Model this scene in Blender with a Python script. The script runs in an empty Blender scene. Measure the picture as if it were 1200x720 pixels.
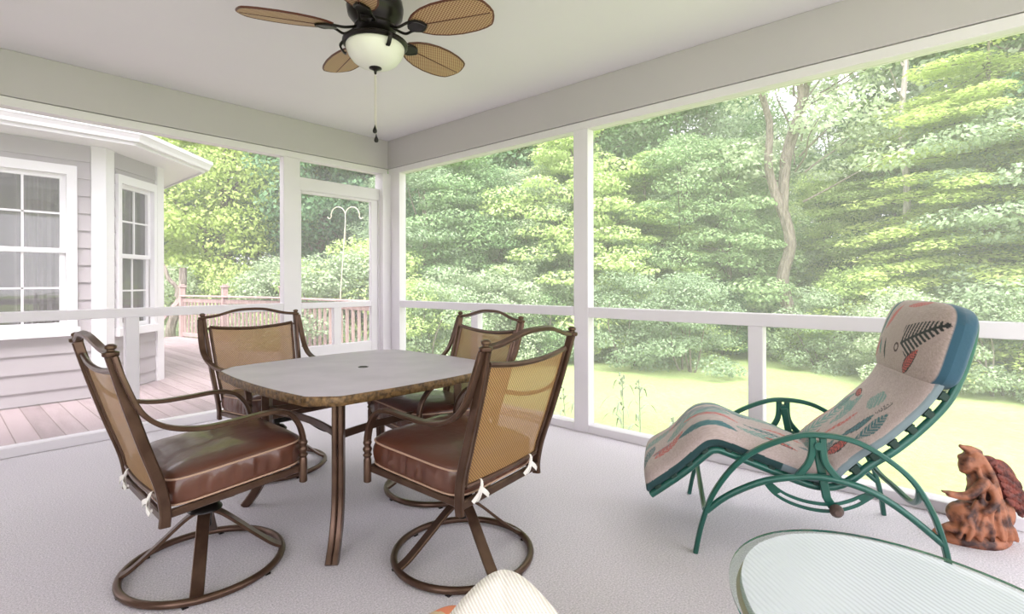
import bpy, math, random
import numpy as np
from mathutils import Vector, Matrix
random.seed(7); RNG = np.random.default_rng(11)
PI = math.pi; R = math.radians
S = bpy.context.scene; COL = S.collection

# ------------------------------------------------------------------ materials
def lin(c): return tuple(((v/255)/12.92 if v/255 <= .04045 else ((v/255+.055)/1.055)**2.4) for v in c)
def nodes(name):
    m = bpy.data.materials.new(name); m.use_nodes = True
    nt = m.node_tree; return m, nt, nt.nodes['Principled BSDF']
def N(nt, t, **kw):
    n = nt.nodes.new(t)
    for k, v in kw.items(): setattr(n, k, v)
    return n
def ramp(nt, fac, stops):
    r = N(nt, 'ShaderNodeValToRGB'); els = r.color_ramp.elements
    while len(els) < len(stops): els.new(.5)
    for e, (p, c) in zip(els, stops): e.position = p; e.color = (*c, 1)
    nt.links.new(fac, r.inputs[0]); return r.outputs[0]
def mat(name, c, rough=.5, metal=0, spec=.5, c2=None, scale=8, detail=3, bump=0, bscale=None, coat=0, sheen=0, stretch=None, lo=.35, hi=.65):
    m, nt, p = nodes(name)
    p.inputs['Base Color'].default_value = (*c, 1); p.inputs['Roughness'].default_value = rough
    p.inputs['Metallic'].default_value = metal; p.inputs['Specular IOR Level'].default_value = spec
    p.inputs['Coat Weight'].default_value = coat
    if sheen: p.inputs['Sheen Weight'].default_value = sheen
    tc = N(nt, 'ShaderNodeTexCoord'); vec = tc.outputs['Object']
    if stretch:
        mp = N(nt, 'ShaderNodeMapping'); mp.inputs['Scale'].default_value = stretch
        nt.links.new(vec, mp.inputs[0]); vec = mp.outputs[0]
    if c2:
        n = N(nt, 'ShaderNodeTexNoise'); n.inputs['Scale'].default_value = scale; n.inputs['Detail'].default_value = detail
        nt.links.new(vec, n.inputs['Vector'])
        nt.links.new(ramp(nt, n.outputs[0], [(lo, c), (hi, c2)]), p.inputs['Base Color'])
    if bump:
        n2 = N(nt, 'ShaderNodeTexNoise'); n2.inputs['Scale'].default_value = bscale or scale; n2.inputs['Detail'].default_value = 3
        nt.links.new(vec, n2.inputs['Vector'])
        b = N(nt, 'ShaderNodeBump'); b.inputs['Strength'].default_value = bump; b.inputs['Distance'].default_value = .01
        nt.links.new(n2.outputs[0], b.inputs['Height']); nt.links.new(b.outputs[0], p.inputs['Normal'])
    return m
def weave_mat(name, c1, c2, period, transp=0, rough=.6, sheen=0, axes=(0, 2), axes_obj='UV'):
    """basket weave from two crossed waves in the surface's UV metres"""
    m, nt, p = nodes(name)
    tc = N(nt, 'ShaderNodeTexCoord'); sp = N(nt, 'ShaderNodeSeparateXYZ'); nt.links.new(tc.outputs['UV'], sp.inputs[0])
    outs = []
    for i in (0, 1):
        a = N(nt, 'ShaderNodeMath', operation='MULTIPLY'); a.inputs[1].default_value = 2*PI/period
        nt.links.new(sp.outputs[i], a.inputs[0])
        s = N(nt, 'ShaderNodeMath', operation='SINE'); nt.links.new(a.outputs[0], s.inputs[0]); outs.append(s.outputs[0])
    mu = N(nt, 'ShaderNodeMath', operation='MULTIPLY'); nt.links.new(outs[0], mu.inputs[0]); nt.links.new(outs[1], mu.inputs[1])
    ad = N(nt, 'ShaderNodeMath', operation='MULTIPLY_ADD'); ad.inputs[1].default_value = .5; ad.inputs[2].default_value = .5
    nt.links.new(mu.outputs[0], ad.inputs[0])
    nt.links.new(ramp(nt, ad.outputs[0], [(.3, c1), (.7, c2)]), p.inputs['Base Color'])
    p.inputs['Roughness'].default_value = rough
    if sheen:
        p.inputs['Sheen Weight'].default_value = sheen; p.inputs['Sheen Tint'].default_value = (.85, .7, .45, 1); p.inputs['Sheen Roughness'].default_value = .3
    b = N(nt, 'ShaderNodeBump'); b.inputs['Strength'].default_value = .4; b.inputs['Distance'].default_value = .002
    nt.links.new(ad.outputs[0], b.inputs['Height']); nt.links.new(b.outputs[0], p.inputs['Normal'])
    if transp:
        out = nt.nodes['Material Output']; t = N(nt, 'ShaderNodeBsdfTransparent'); x = N(nt, 'ShaderNodeMixShader')
        x.inputs[0].default_value = transp
        nt.links.new(p.outputs[0], x.inputs[1]); nt.links.new(t.outputs[0], x.inputs[2]); nt.links.new(x.outputs[0], out.inputs[0])
    return m
def leaf_mat(name, stops, trans=.35):
    m, nt, p = nodes(name)
    g = N(nt, 'ShaderNodeNewGeometry'); oi = N(nt, 'ShaderNodeObjectInfo')
    a = N(nt, 'ShaderNodeMath', operation='MULTIPLY'); a.inputs[1].default_value = .40
    nt.links.new(g.outputs['Random Per Island'], a.inputs[0])
    b = N(nt, 'ShaderNodeMath', operation='MULTIPLY_ADD'); b.inputs[1].default_value = .60
    nt.links.new(oi.outputs['Random'], b.inputs[0]); nt.links.new(a.outputs[0], b.inputs[2])
    col = ramp(nt, b.outputs[0], stops)
    nt.links.new(col, p.inputs['Base Color']); p.inputs['Roughness'].default_value = .55; p.inputs['Specular IOR Level'].default_value = .3
    t = N(nt, 'ShaderNodeBsdfTranslucent'); nt.links.new(col, t.inputs[0])
    x = N(nt, 'ShaderNodeMixShader'); x.inputs[0].default_value = trans
    nt.links.new(p.outputs[0], x.inputs[1]); nt.links.new(t.outputs[0], x.inputs[2])
    nt.links.new(x.outputs[0], nt.nodes['Material Output'].inputs[0]); return m

M = {}
M['white'] = mat('painted white wood', (.72, .685, .715), .45, c2=(.69, .66, .69), scale=2.5)
M['ceiling'] = mat('ceiling paint', (.71, .67, .72), .7, c2=(.69, .655, .70), scale=.8)
M['header'] = mat('shaded header paint', (.50, .465, .485), .5, c2=(.48, .45, .47), scale=2)  # the white paint again, darkened: shade on the beam faces put into the colour
M['gap'] = mat('dark joint', (.10, .09, .08), .9)
M['carpet'] = mat('grey carpet', (.54, .51, .545), .95, spec=.1, c2=(.88, .83, .885), scale=150, detail=5, bump=.6, bscale=260, lo=.3, hi=.7)
M['bronze'] = mat('brown bronze metal', (.08, .043, .028), .30, .6, .5, c2=(.115, .066, .044), scale=14)
M['dark_metal'] = mat('oil rubbed bronze', (.012, .009, .008), .3, .5)
M['sling'] = weave_mat('woven sling', (.15, .068, .02), (.42, .245, .09), .012, .12)
M['cushion'] = mat('brown cushion canvas', (.08, .024, .012), .36, c2=(.11, .04, .023), scale=5, bump=.5, bscale=9, spec=.5, coat=.35)
M['piping'] = mat('tan piping', (.42, .27, .19), .6)
M['tie'] = mat('white cushion tie', (.75, .72, .68), .8)
M['slate'] = mat('slate table top', (.52, .475, .545), .42, spec=.45, c2=(.64, .585, .665), scale=5, detail=6, lo=.3, hi=.75)
M['table_rim'] = mat('hammered bronze rim', (.055, .03, .012), .45, .3, c2=(.20, .115, .045), scale=55, detail=4, bump=.4, bscale=60)
M['green_metal'] = mat('green enamelled tube', (.012, .085, .065), .28, .15, .6, c2=(.018, .11, .085), scale=6)
M['strap'] = mat('dark green strap', (.006, .03, .022), .6)
M['knob'] = mat('brown knob', (.06, .035, .028), .5, c2=(.11, .07, .06), scale=40)
M['blade'] = weave_mat('woven palm blade', (.20, .085, .035), (.50, .34, .19), .017, 0, .55, .3)
M['blade_edge'] = mat('dark blade edge', (.09, .02, .008), .45)
M['bowl'] = mat('frosted glass bowl', (.74, .73, .67), .35, coat=.3)
M['siding'] = mat('grey lap siding', (.34, .305, .325), .6, c2=(.365, .33, .345), scale=3)
M['trim'] = mat('white vinyl trim', (.72, .70, .73), .4)
M['roof'] = mat('grey shingles', (.16, .15, .15), .9, c2=(.24, .22, .22), scale=40)
M['deckwood'] = mat('weathered red deck wood', (.30, .20, .19), .8, c2=(.42, .30, .28), scale=3, stretch=(8, 8, 1))
M['bark'] = mat('bark', (.10, .08, .065), .9, c2=(.24, .20, .17), scale=9, bump=.8, bscale=14, stretch=(3, 3, .5))
M['pale_bark'] = mat('pale bark', (.34, .29, .26), .9, c2=(.52, .47, .43), scale=7, bump=.6, bscale=14, stretch=(3, 3, .5))
M['iron'] = mat('pale painted iron', (.50, .46, .36), .5)
M['curtain'] = mat('grey curtain', (.10, .088, .088), .9, c2=(.15, .13, .13), scale=20, stretch=(1, 1, .05))
M['leaf_bright'] = leaf_mat('yellow green leaves', [(0, (.29, .41, .13)), (.5, (.44, .57, .21)), (1, (.60, .69, .32))])
M['leaf_mid'] = leaf_mat('mid green leaves', [(0, (.14, .25, .11)), (.5, (.25, .385, .18)), (1, (.43, .535, .27))])
M['leaf_grey'] = leaf_mat('soft grey green leaves', [(0, (.19, .28, .16)), (.5, (.32, .42, .25)), (1, (.51, .58, .38))])
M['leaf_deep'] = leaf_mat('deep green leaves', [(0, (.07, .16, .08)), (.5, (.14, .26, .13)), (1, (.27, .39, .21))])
M['leaf_sun'] = leaf_mat('sunlit maple leaves', [(0, (.42, .54, .16)), (.5, (.56, .67, .23)), (1, (.74, .80, .36))], .45)
M['weed'] = mat('weed green', (.34, .40, .26), .7)

def deck_mat():
    m, nt, p = nodes('deck boards'); tc = N(nt, 'ShaderNodeTexCoord'); sp = N(nt, 'ShaderNodeSeparateXYZ')
    nt.links.new(tc.outputs['Object'], sp.inputs[0])
    d = N(nt, 'ShaderNodeMath', operation='DIVIDE'); d.inputs[1].default_value = .14; nt.links.new(sp.outputs[0], d.inputs[0])
    fr = N(nt, 'ShaderNodeMath', operation='FRACT'); nt.links.new(d.outputs[0], fr.inputs[0])
    fl = N(nt, 'ShaderNodeMath', operation='FLOOR'); nt.links.new(d.outputs[0], fl.inputs[0])
    wn = N(nt, 'ShaderNodeTexWhiteNoise', noise_dimensions='1D'); nt.links.new(fl.outputs[0], wn.inputs['W'])
    n = N(nt, 'ShaderNodeTexNoise'); n.inputs['Scale'].default_value = 3; n.inputs['Detail'].default_value = 5
    mp = N(nt, 'ShaderNodeMapping'); mp.inputs['Scale'].default_value = (6, .8, 1); nt.links.new(tc.outputs['Object'], mp.inputs[0]); nt.links.new(mp.outputs[0], n.inputs['Vector'])
    ad = N(nt, 'ShaderNodeMath', operation='MULTIPLY_ADD'); ad.inputs[1].default_value = .5; nt.links.new(wn.outputs[0], ad.inputs[0]); nt.links.new(n.outputs[0], ad.inputs[2])
    base = ramp(nt, ad.outputs[0], [(.3, (.20, .145, .152)), (.9, (.32, .245, .255))])
    lt = N(nt, 'ShaderNodeMath', operation='LESS_THAN'); lt.inputs[1].default_value = .05; nt.links.new(fr.outputs[0], lt.inputs[0])
    mx = N(nt, 'ShaderNodeMix', data_type='RGBA'); nt.links.new(lt.outputs[0], mx.inputs[0]); nt.links.new(base, mx.inputs[6]); mx.inputs[7].default_value = (.12, .08, .07, 1)
    nt.links.new(mx.outputs[2], p.inputs['Base Color']); p.inputs['Roughness'].default_value = .75
    return m
M['deck'] = deck_mat()
def lawn_mat():
    m, nt, p = nodes('lawn'); tc = N(nt, 'ShaderNodeTexCoord')
    n = N(nt, 'ShaderNodeTexNoise'); n.inputs['Scale'].default_value = .5; n.inputs['Detail'].default_value = 3
    n2 = N(nt, 'ShaderNodeTexNoise'); n2.inputs['Scale'].default_value = 14; n2.inputs['Detail'].default_value = 6
    for k in (n, n2): nt.links.new(tc.outputs['Object'], k.inputs['Vector'])
    ad = N(nt, 'ShaderNodeMath', operation='MULTIPLY_ADD'); ad.inputs[1].default_value = .5; nt.links.new(n2.outputs[0], ad.inputs[0])
    h = N(nt, 'ShaderNodeMath', operation='MULTIPLY'); h.inputs[1].default_value = .5; nt.links.new(n.outputs[0], h.inputs[0]); nt.links.new(h.outputs[0], ad.inputs[2])
    nt.links.new(ramp(nt, ad.outputs[0], [(.35, (.19, .265, .095)), (.5, (.255, .325, .125)), (.65, (.315, .37, .165))]), p.inputs['Base Color'])
    p.inputs['Roughness'].default_value = .95; p.inputs['Specular IOR Level'].default_value = .1
    b = N(nt, 'ShaderNodeBump'); b.inputs['Strength'].default_value = .5; b.inputs['Distance'].default_value = .03
    nt.links.new(n2.outputs[0], b.inputs['Height']); nt.links.new(b.outputs[0], p.inputs['Normal']); return m
M['lawn'] = lawn_mat()
def screen_mat():
    m, nt, p = nodes('insect screen'); out = nt.nodes['Material Output']
    d = N(nt, 'ShaderNodeBsdfDiffuse'); d.inputs[0].default_value = (.72, .72, .72, 1)
    tl = N(nt, 'ShaderNodeBsdfTranslucent'); tl.inputs[0].default_value = (.75, .76, .74, 1)
    a = N(nt, 'ShaderNodeMixShader'); a.inputs[0].default_value = .6; nt.links.new(d.outputs[0], a.inputs[1]); nt.links.new(tl.outputs[0], a.inputs[2])
    t = N(nt, 'ShaderNodeBsdfTransparent'); x = N(nt, 'ShaderNodeMixShader'); x.inputs[0].default_value = .25
    nt.links.new(t.outputs[0], x.inputs[1]); nt.links.new(a.outputs[0], x.inputs[2]); nt.links.new(x.outputs[0], out.inputs[0]); return m
M['screen'] = screen_mat()
def pane_mat():
    m, nt, p = nodes('window glass'); out = nt.nodes['Material Output']
    g = N(nt, 'ShaderNodeBsdfGlossy'); g.inputs['Roughness'].default_value = .02
    t = N(nt, 'ShaderNodeBsdfTransparent'); t.inputs[0].default_value = (.85, .87, .87, 1)
    x = N(nt, 'ShaderNodeMixShader'); x.inputs[0].default_value = .13
    nt.links.new(t.outputs[0], x.inputs[1]); nt.links.new(g.outputs[0], x.inputs[2]); nt.links.new(x.outputs[0], out.inputs[0]); return m
M['pane'] = pane_mat()
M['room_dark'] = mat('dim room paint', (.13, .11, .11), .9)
def paint_mat():
    m, nt, p = nodes('printed fabric'); a = N(nt, 'ShaderNodeVertexColor', layer_name='print')
    nt.links.new(a.outputs[0], p.inputs['Base Color']); p.inputs['Roughness'].default_value = .85; p.inputs['Sheen Weight'].default_value = .15
    tc = N(nt, 'ShaderNodeTexCoord'); n = N(nt, 'ShaderNodeTexNoise'); n.inputs['Scale'].default_value = 18; n.inputs['Detail'].default_value = 3
    nt.links.new(tc.outputs['Object'], n.inputs['Vector'])
    b = N(nt, 'ShaderNodeBump'); b.inputs['Strength'].default_value = .35; b.inputs['Distance'].default_value = .012
    nt.links.new(n.outputs[0], b.inputs['Height']); nt.links.new(b.outputs[0], p.inputs['Normal']); return m
M['print'] = paint_mat()
M['terracotta'] = mat('weathered terracotta', (.035, .007, .004), .55, c2=(.33, .12, .058), scale=14, detail=7, lo=.42, hi=.58, bump=.5, bscale=40)
M['wing'] = mat('dark red stained clay', (.05, .008, .006), .6, c2=(.19, .035, .02), scale=38, detail=4, bump=1.0, bscale=42)
M['wicker'] = weave_mat('beige wicker', (.30, .23, .15), (.66, .55, .42), .016)
M['wicker_white'] = weave_mat('whitewashed wicker', (.50, .52, .52), (.60, .62, .61), .012)
def rib_mat():
    m, nt, p = nodes('cream ribbed cotton'); tc = N(nt, 'ShaderNodeTexCoord'); mp = N(nt, 'ShaderNodeMapping'); mp.inputs['Rotation'].default_value = (0, 0, R(12)); nt.links.new(tc.outputs['Object'], mp.inputs[0])
    w = N(nt, 'ShaderNodeTexWave'); w.inputs['Scale'].default_value = 62; w.inputs['Distortion'].default_value = .6; nt.links.new(mp.outputs[0], w.inputs['Vector'])
    nt.links.new(ramp(nt, w.outputs[1], [(.1, (.62, .56, .51)), (.8, (.78, .74, .70))]), p.inputs['Base Color']); p.inputs['Roughness'].default_value = .9
    b = N(nt, 'ShaderNodeBump'); b.inputs['Strength'].default_value = .6; b.inputs['Distance'].default_value = .003; nt.links.new(w.outputs[1], b.inputs['Height']); nt.links.new(b.outputs[0], p.inputs['Normal']); return m
M['ribbed'] = rib_mat()
M['tan_cotton'] = mat('tan cotton', (.62, .46, .28), .9, c2=(.68, .53, .35), scale=20)
M['coral_cotton'] = mat('coral cotton', (.78, .26, .14), .9)
def glass_mat():
    m, nt, p = nodes('tempered glass top'); out = nt.nodes['Material Output']
    g = N(nt, 'ShaderNodeBsdfGlossy'); g.inputs['Roughness'].default_value = .06
    t = N(nt, 'ShaderNodeBsdfTransparent'); t.inputs[0].default_value = (.86, .92, .90, 1)
    fr = N(nt, 'ShaderNodeFresnel'); fr.inputs[0].default_value = 1.55
    n = N(nt, 'ShaderNodeTexNoise'); n.inputs['Scale'].default_value = 60; tc = N(nt, 'ShaderNodeTexCoord'); nt.links.new(tc.outputs['Object'], n.inputs['Vector'])
    b = N(nt, 'ShaderNodeBump'); b.inputs['Strength'].default_value = .12; b.inputs['Distance'].default_value = .002
    nt.links.new(n.outputs[0], b.inputs['Height']); nt.links.new(b.outputs[0], g.inputs['Normal'])
    x = N(nt, 'ShaderNodeMixShader'); nt.links.new(fr.outputs[0], x.inputs[0])
    nt.links.new(t.outputs[0], x.inputs[1]); nt.links.new(g.outputs[0], x.inputs[2]); nt.links.new(x.outputs[0], out.inputs[0]); return m
M['glass'] = glass_mat()
M['glass_edge'] = mat('green glass edge', (.03, .30, .25), .15, coat=.5)

# ------------------------------------------------------------------ mesh builder
def catmull(pts, n=6, closed=False):
    P = [Vector(p) for p in pts]; out = []; L = len(P)
    rng = range(L if closed else L-1)
    for i in rng:
        if closed: a, b, c, d = P[i-1], P[i], P[(i+1) % L], P[(i+2) % L]
        else: a, b, c, d = P[max(i-1, 0)], P[i], P[i+1], P[min(i+2, L-1)]
        for k in range(n):
            t = k/n
            out.append(.5*((2*b)+(-a+c)*t+(2*a-5*b+4*c-d)*t*t+(-a+3*b-3*c+d)*t**3))
    if not closed: out.append(P[-1].copy())
    return out
class MB:
    def __init__(s): s.v = []; s.f = []; s.mi = []; s.uv = {}
    def add(s, vs, fs, mi=0, uvs=None):
        o = len(s.v); s.v += [tuple(v) for v in vs]
        for f in fs: s.f.append(tuple(i+o for i in f)); s.mi.append(mi)
        if uvs:
            for i, u in enumerate(uvs): s.uv[o+i] = u
        return s
    def box(s, lo, hi, mi=0, bev=0):
        (a, b, c), (x, y, z) = lo, hi
        if not bev:
            vs = [(a, b, c), (x, b, c), (x, y, c), (a, y, c), (a, b, z), (x, b, z), (x, y, z), (a, y, z)]
            return s.add(vs, [(3, 2, 1, 0), (4, 5, 6, 7), (0, 1, 5, 4), (1, 2, 6, 5), (2, 3, 7, 6), (3, 0, 4, 7)], mi)
        e = min(bev, (x-a)/2.01, (y-b)/2.01, (z-c)/2.01)
        rings = []
        for zz, k in ((c, e), (c+e, 0), (z-e, 0), (z, e)):
            rings.append([(a+e, b+k, zz), (x-e, b+k, zz), (x-k, b+e, zz), (x-k, y-e, zz), (x-e, y-k, zz), (a+e, y-k, zz), (a+k, y-e, zz), (a+k, b+e, zz)])
        return s.rings(rings, mi)
    def rings(s, rings, mi=0, cap=True, closed=False, uv=None):
        n = len(rings[0]); vs = [p for r in rings for p in r]; fs = []
        for i in range(len(rings)-1+(1 if closed else 0)):
            j = (i+1) % len(rings)
            for k in range(n): fs.append((i*n+k, i*n+(k+1) % n, j*n+(k+1) % n, j*n+k))
        if cap and not closed: fs.append(tuple(range(n-1, -1, -1))); fs.append(tuple((len(rings)-1)*n+k for k in range(n)))
        return s.add(vs, fs, mi, uv)
    def sweep(s, pts, prof, side=None, closed=False, mi=0, scale=None):
        """prof: list of (a,b): a along 'side', b along the other normal"""
        P = [Vector(p) for p in pts]; L = len(P); rings = []; prev = None
        for i, p in enumerate(P):
            if closed: t = (P[(i+1) % L]-P[i-1])
            else: t = P[min(i+1, L-1)]-P[max(i-1, 0)]
            t.normalize()
            if side is not None: sd = Vector(side); sd = (sd-t*sd.dot(t))
            elif prev is None:
                sd = Vector((0, 0, 1)).cross(t)
                if sd.length < .05: sd = Vector((1, 0, 0)).cross(t)
            else: sd = prev-t*prev.dot(t)
            sd.normalize(); prev = sd; nb = t.cross(sd); k = scale[i] if scale else 1
            rings.append([p+sd*a*k+nb*b*k for a, b in prof])
        return s.rings(rings, mi, cap=True, closed=closed)
    def tube(s, pts, r, n=8, closed=False, mi=0, scale=None):
        return s.sweep(pts, [(r*math.cos(2*PI*k/n), r*math.sin(2*PI*k/n)) for k in range(n)], None, closed, mi, scale)
    def bar(s, pts, w, h, side=None, closed=False, mi=0):
        a, b, e = w/2, h/2, min(w, h)*.22
        return s.sweep(pts, [(-a+e, -b), (a-e, -b), (a, -b+e), (a, b-e), (a-e, b), (-a+e, b), (-a, b-e), (-a, -b+e)], side, closed, mi)
    def lathe(s, prof, c=(0, 0, 0), n=24, mi=0):
        rings = [[(c[0]+r*math.cos(2*PI*k/n), c[1]+r*math.sin(2*PI*k/n), c[2]+z) for k in range(n)] for r, z in prof]
        return s.rings(rings, mi)
    def prism(s, poly, z0, z1, mi=0):
        n = len(poly)
        return s.rings([[(x, y, z0) for x, y in poly], [(x, y, z1) for x, y in poly]], mi)
    def ellipsoid(s, c, r, n=16, m=10, rot=None, mi=0):
        rings = []
        for i in range(m+1):
            a = -PI/2+PI*i/m; rr = max(math.cos(a), .02)
            ring = [Vector((r[0]*rr*math.cos(2*PI*k/n), r[1]*rr*math.sin(2*PI*k/n), r[2]*math.sin(a))) for k in range(n)]
            if rot: ring = [rot @ q for q in ring]
            rings.append([q+Vector(c) for q in ring])
        return s.rings(rings, mi)
    def build(s, name, mats, parent=None, smooth=True, angle=40):
        me = bpy.data.meshes.new(name); me.from_pydata(s.v, [], s.f)
        for m in (mats if isinstance(mats, (list, tuple)) else [mats]): me.materials.append(m)
        me.polygons.foreach_set('material_index', s.mi)
        if s.uv:
            ul = me.uv_layers.new(name='UVMap'); idx = np.empty(len(me.loops), dtype=np.int32); me.loops.foreach_get('vertex_index', idx)
            arr = np.zeros((len(s.v), 2), dtype=np.float32)
            for i, u in s.uv.items(): arr[i] = u
            ul.data.foreach_set('uv', arr[idx].ravel())
        me.update()
        if smooth:
            me.polygons.foreach_set('use_smooth', [True]*len(me.polygons)); me.set_sharp_from_angle(angle=R(angle))
        o = bpy.data.objects.new(name, me); COL.objects.link(o)
        if parent: o.parent = parent
        return o
def tag(o, label=None, cat=None, group=None, kind=None):
    if label: o['label'] = label
    if cat: o['category'] = cat
    if group: o['group'] = group
    if kind: o['kind'] = kind
    return o
def empty(name, loc, rz=0):
    o = bpy.data.objects.new(name, None); COL.objects.link(o); o.empty_display_size = .1
    o.location = loc; o.rotation_euler = (0, 0, rz); return o
def copy_tree(o, parent=None):
    c = o.copy(); COL.objects.link(c)
    if parent: c.parent = parent
    for ch in list(o.children): copy_tree(ch, c)
    return c
def struct(name, mb, m, label, cat, smooth=False):
    return tag(mb.build(name, m, None, smooth), label, cat, kind='structure')
def box_struct(name, boxes, m, label, cat, bev=.004):
    b = MB()
    for lo, hi in boxes: b.box(lo, hi, 0, bev)
    return struct(name, b, m, label, cat)

# ------------------------------------------------------------------ camera: 1.17 m above the carpet, 90 degree lens shifted like the photo
H, TH, RO = 1.17, R(41.42), R(.14)
FWD = Vector((math.cos(TH), math.sin(TH), 0)); RGT = Vector((math.sin(TH), -math.cos(TH), 0))
cam = bpy.data.cameras.new('camera'); co = bpy.data.objects.new('camera', cam); COL.objects.link(co)
cam.sensor_width = 36; cam.lens = 36*603/1200; cam.shift_y = -29.5/1200; cam.clip_end = 300; cam.clip_start = .02
up = Vector((0, 0, 1)); rr = RGT*math.cos(RO)+up*-math.sin(RO); uu = up*math.cos(RO)+RGT*math.sin(RO)
mw = Matrix((rr, uu, -FWD)).transposed().to_4x4(); mw.translation = (0, 0, H); co.matrix_world = mw
S.camera = co
def polar(bearing, rng):  # a spot out in the yard: degrees right of the view axis, metres away
    b = R(bearing); return FWD*(rng*math.cos(b))+RGT*(rng*math.sin(b))

# ------------------------------------------------------------------ porch shell
XR, YB, ZC, ZH, ZO = 3.36, 4.79, 2.73, 2.42, 2.355
XL, YF = -2.6, -2.8
b = MB(); b.box((XL, YF, -.25), (XR+.1, YB+.1, 0)); struct('floor', b, M['carpet'], 'grey loop carpet covering the whole screened porch floor', 'floor')
b = MB(); b.box((XL, YF, ZC), (XR+.1, YB+.1, ZC+.12)); struct('ceiling', b, M['ceiling'], 'smooth pale painted porch ceiling around the fan', 'ceiling')
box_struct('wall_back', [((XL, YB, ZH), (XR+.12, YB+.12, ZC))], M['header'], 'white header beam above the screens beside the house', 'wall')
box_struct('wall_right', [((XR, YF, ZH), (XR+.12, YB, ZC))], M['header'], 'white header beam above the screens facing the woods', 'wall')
box_struct('trim_1', [((XL, YB+.004, ZO), (XR, YB+.11, ZH-.004))], M['white'], 'narrow white board under the header on the deck side', 'trim')
box_struct('trim_2', [((XR+.004, YF, ZO), (XR+.11, YB, ZH-.004))], M['white'], 'narrow white board under the header on the woods side', 'trim')
box_struct('wall_left_blocker', [((XL-.15, 1.2, 0), (XL, YB+.12, ZC))], M['siding'], 'unseen grey house wall added to limit daylight, behind the camera on the left', 'wall')  # unseen wall, added and cut short to control daylight in the porch
tn = 3
def trim(lo, hi, label):
    global tn
    box_struct('trim_%d' % tn, [(lo, hi)], M['white'], label, 'trim'); tn += 1
D = .10
trim((XR-.10, YB-.05, .0), (XR+.1, YB+.1, ZO), 'white corner post where the two screened walls meet')
trim((XR, YB-.205, .0), (XR+.09, YB-.05, ZO), 'white screen jamb against the corner post on the woods side')
trim((XR, 2.184, 0), (XR+.085, 2.318, ZO), 'tall white post splitting the two wide screens facing the woods')
trim((XR, -.44, 0), (XR+.085, -.30, ZO), 'white post past the right edge of the woods side screen')
trim((2.20, YB, 0), (2.36, YB+.085, ZO), 'tall white post between deck screen and screen door')
trim((-.22, YB, 0), (-.08, YB+.085, ZO), 'white post at the far left of the deck side wall')
for (y0, y1, nm) in ((2.318, 4.585, 'between corner and tall post'), (-.30, 2.184, 'behind the green chaise')):
    trim((XR+.002, y0, .90 if y0 > 2 else .893), (XR+.08, y1, .972), 'white chair rail facing the woods, '+nm)
    trim((XR, y0, 0), (XR+.10, y1, .062), 'white sill board on the carpet facing the woods, '+nm)
    ym = 3.44 if y0 > 2 else .973
    trim((XR+.004, ym-.044, .062), (XR+.075, ym+.044, .893), 'short white stud under the woods side rail, '+nm)
trim((-.08, YB+.002, .905), (2.20, YB+.08, .975), 'white chair rail crossing in front of the house')
trim((-.08, YB, 0), (2.20, YB+.10, .068), 'white sill board on the carpet along the deck')
trim((.99, YB+.004, .068), (1.078, YB+.075, .905), 'short white stud under the deck side rail')
trim((2.36, YB+.01, 2.06), (3.26, YB+.09, 2.185), 'white transom bar above the screen door')
trim((XR+.002, -2.66, .893), (XR+.08, -.44, .972), 'white chair rail facing the woods, past the frame edge')
trim((XR, -2.66, 0), (XR+.10, -.44, .062), 'white sill board on the carpet facing the woods, past the frame edge')
trim((XR, -2.8, 0), (XR+.085, -2.66, ZO), 'white end post of the woods side wall')
trim((-2.46, YB+.002, .905), (-.22, YB+.08, .975), 'white chair rail on the deck side, past the left frame edge')
trim((-2.46, YB, 0), (-.22, YB+.10, .068), 'white sill board along the deck, past the left frame edge')
trim((-2.6, YB, 0), (-2.46, YB+.085, ZO), 'white end post of the deck side wall')
b = MB()
for (lo, hi) in (((XR+.02, YF, ZH-.006), (XR+.05, YB, ZH+.001)), ((XL, YB+.02, ZH-.006), (XR, YB+.05, ZH+.001)), ): b.box(lo, hi)
struct('trim_%d' % tn, b, M['gap'], 'thin dark joint under the header beams', 'trim'); tn += 1
wn = 1
def screen(p0, p1, z0, z1, label):
    global wn
    b = MB(); (x0, y0), (x1, y1) = p0, p1
    b.add([(x0, y0, z0), (x1, y1, z0), (x1, y1, z1), (x0, y0, z1)], [(0, 1, 2, 3)])
    struct('window_%d' % wn, b, M['screen'], label, 'window screen'); wn += 1
sx, sy = XR+.078, YB+.078
screen((sx, 4.585), (sx, 2.318), .972, ZO, 'wide insect screen facing the woods between corner and tall post')
screen((sx, 4.585), (sx, 2.318), .062, .90, 'low insect screen below the rail behind the dining chairs')
screen((sx, 2.184), (sx, -.30), .972, ZO, 'wide insect screen facing the woods above the chaise')
screen((sx, 2.184), (sx, -.30), .062, .893, 'low insect screen below the rail behind the chaise')
screen((-.08, sy), (2.20, sy), .975, ZO, 'large insect screen looking onto the house and maple')
screen((-.08, sy), (2.20, sy), .068, .905, 'low insect screen below the rail beside the deck')
screen((sx, -.44), (sx, -2.66), .972, ZO, 'insect screen facing the woods past the right frame edge')
screen((sx, -.44), (sx, -2.66), .062, .893, 'low insect screen past the right frame edge')
screen((-2.46, sy), (-.22, sy), .975, ZO, 'insect screen on the deck side past the left frame edge')
screen((-2.46, sy), (-.22, sy), .068, .905, 'low insect screen on the deck side past the left frame edge')
screen((2.36, sy), (3.26, sy), 2.185, ZO, 'narrow transom screen above the screen door')
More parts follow.
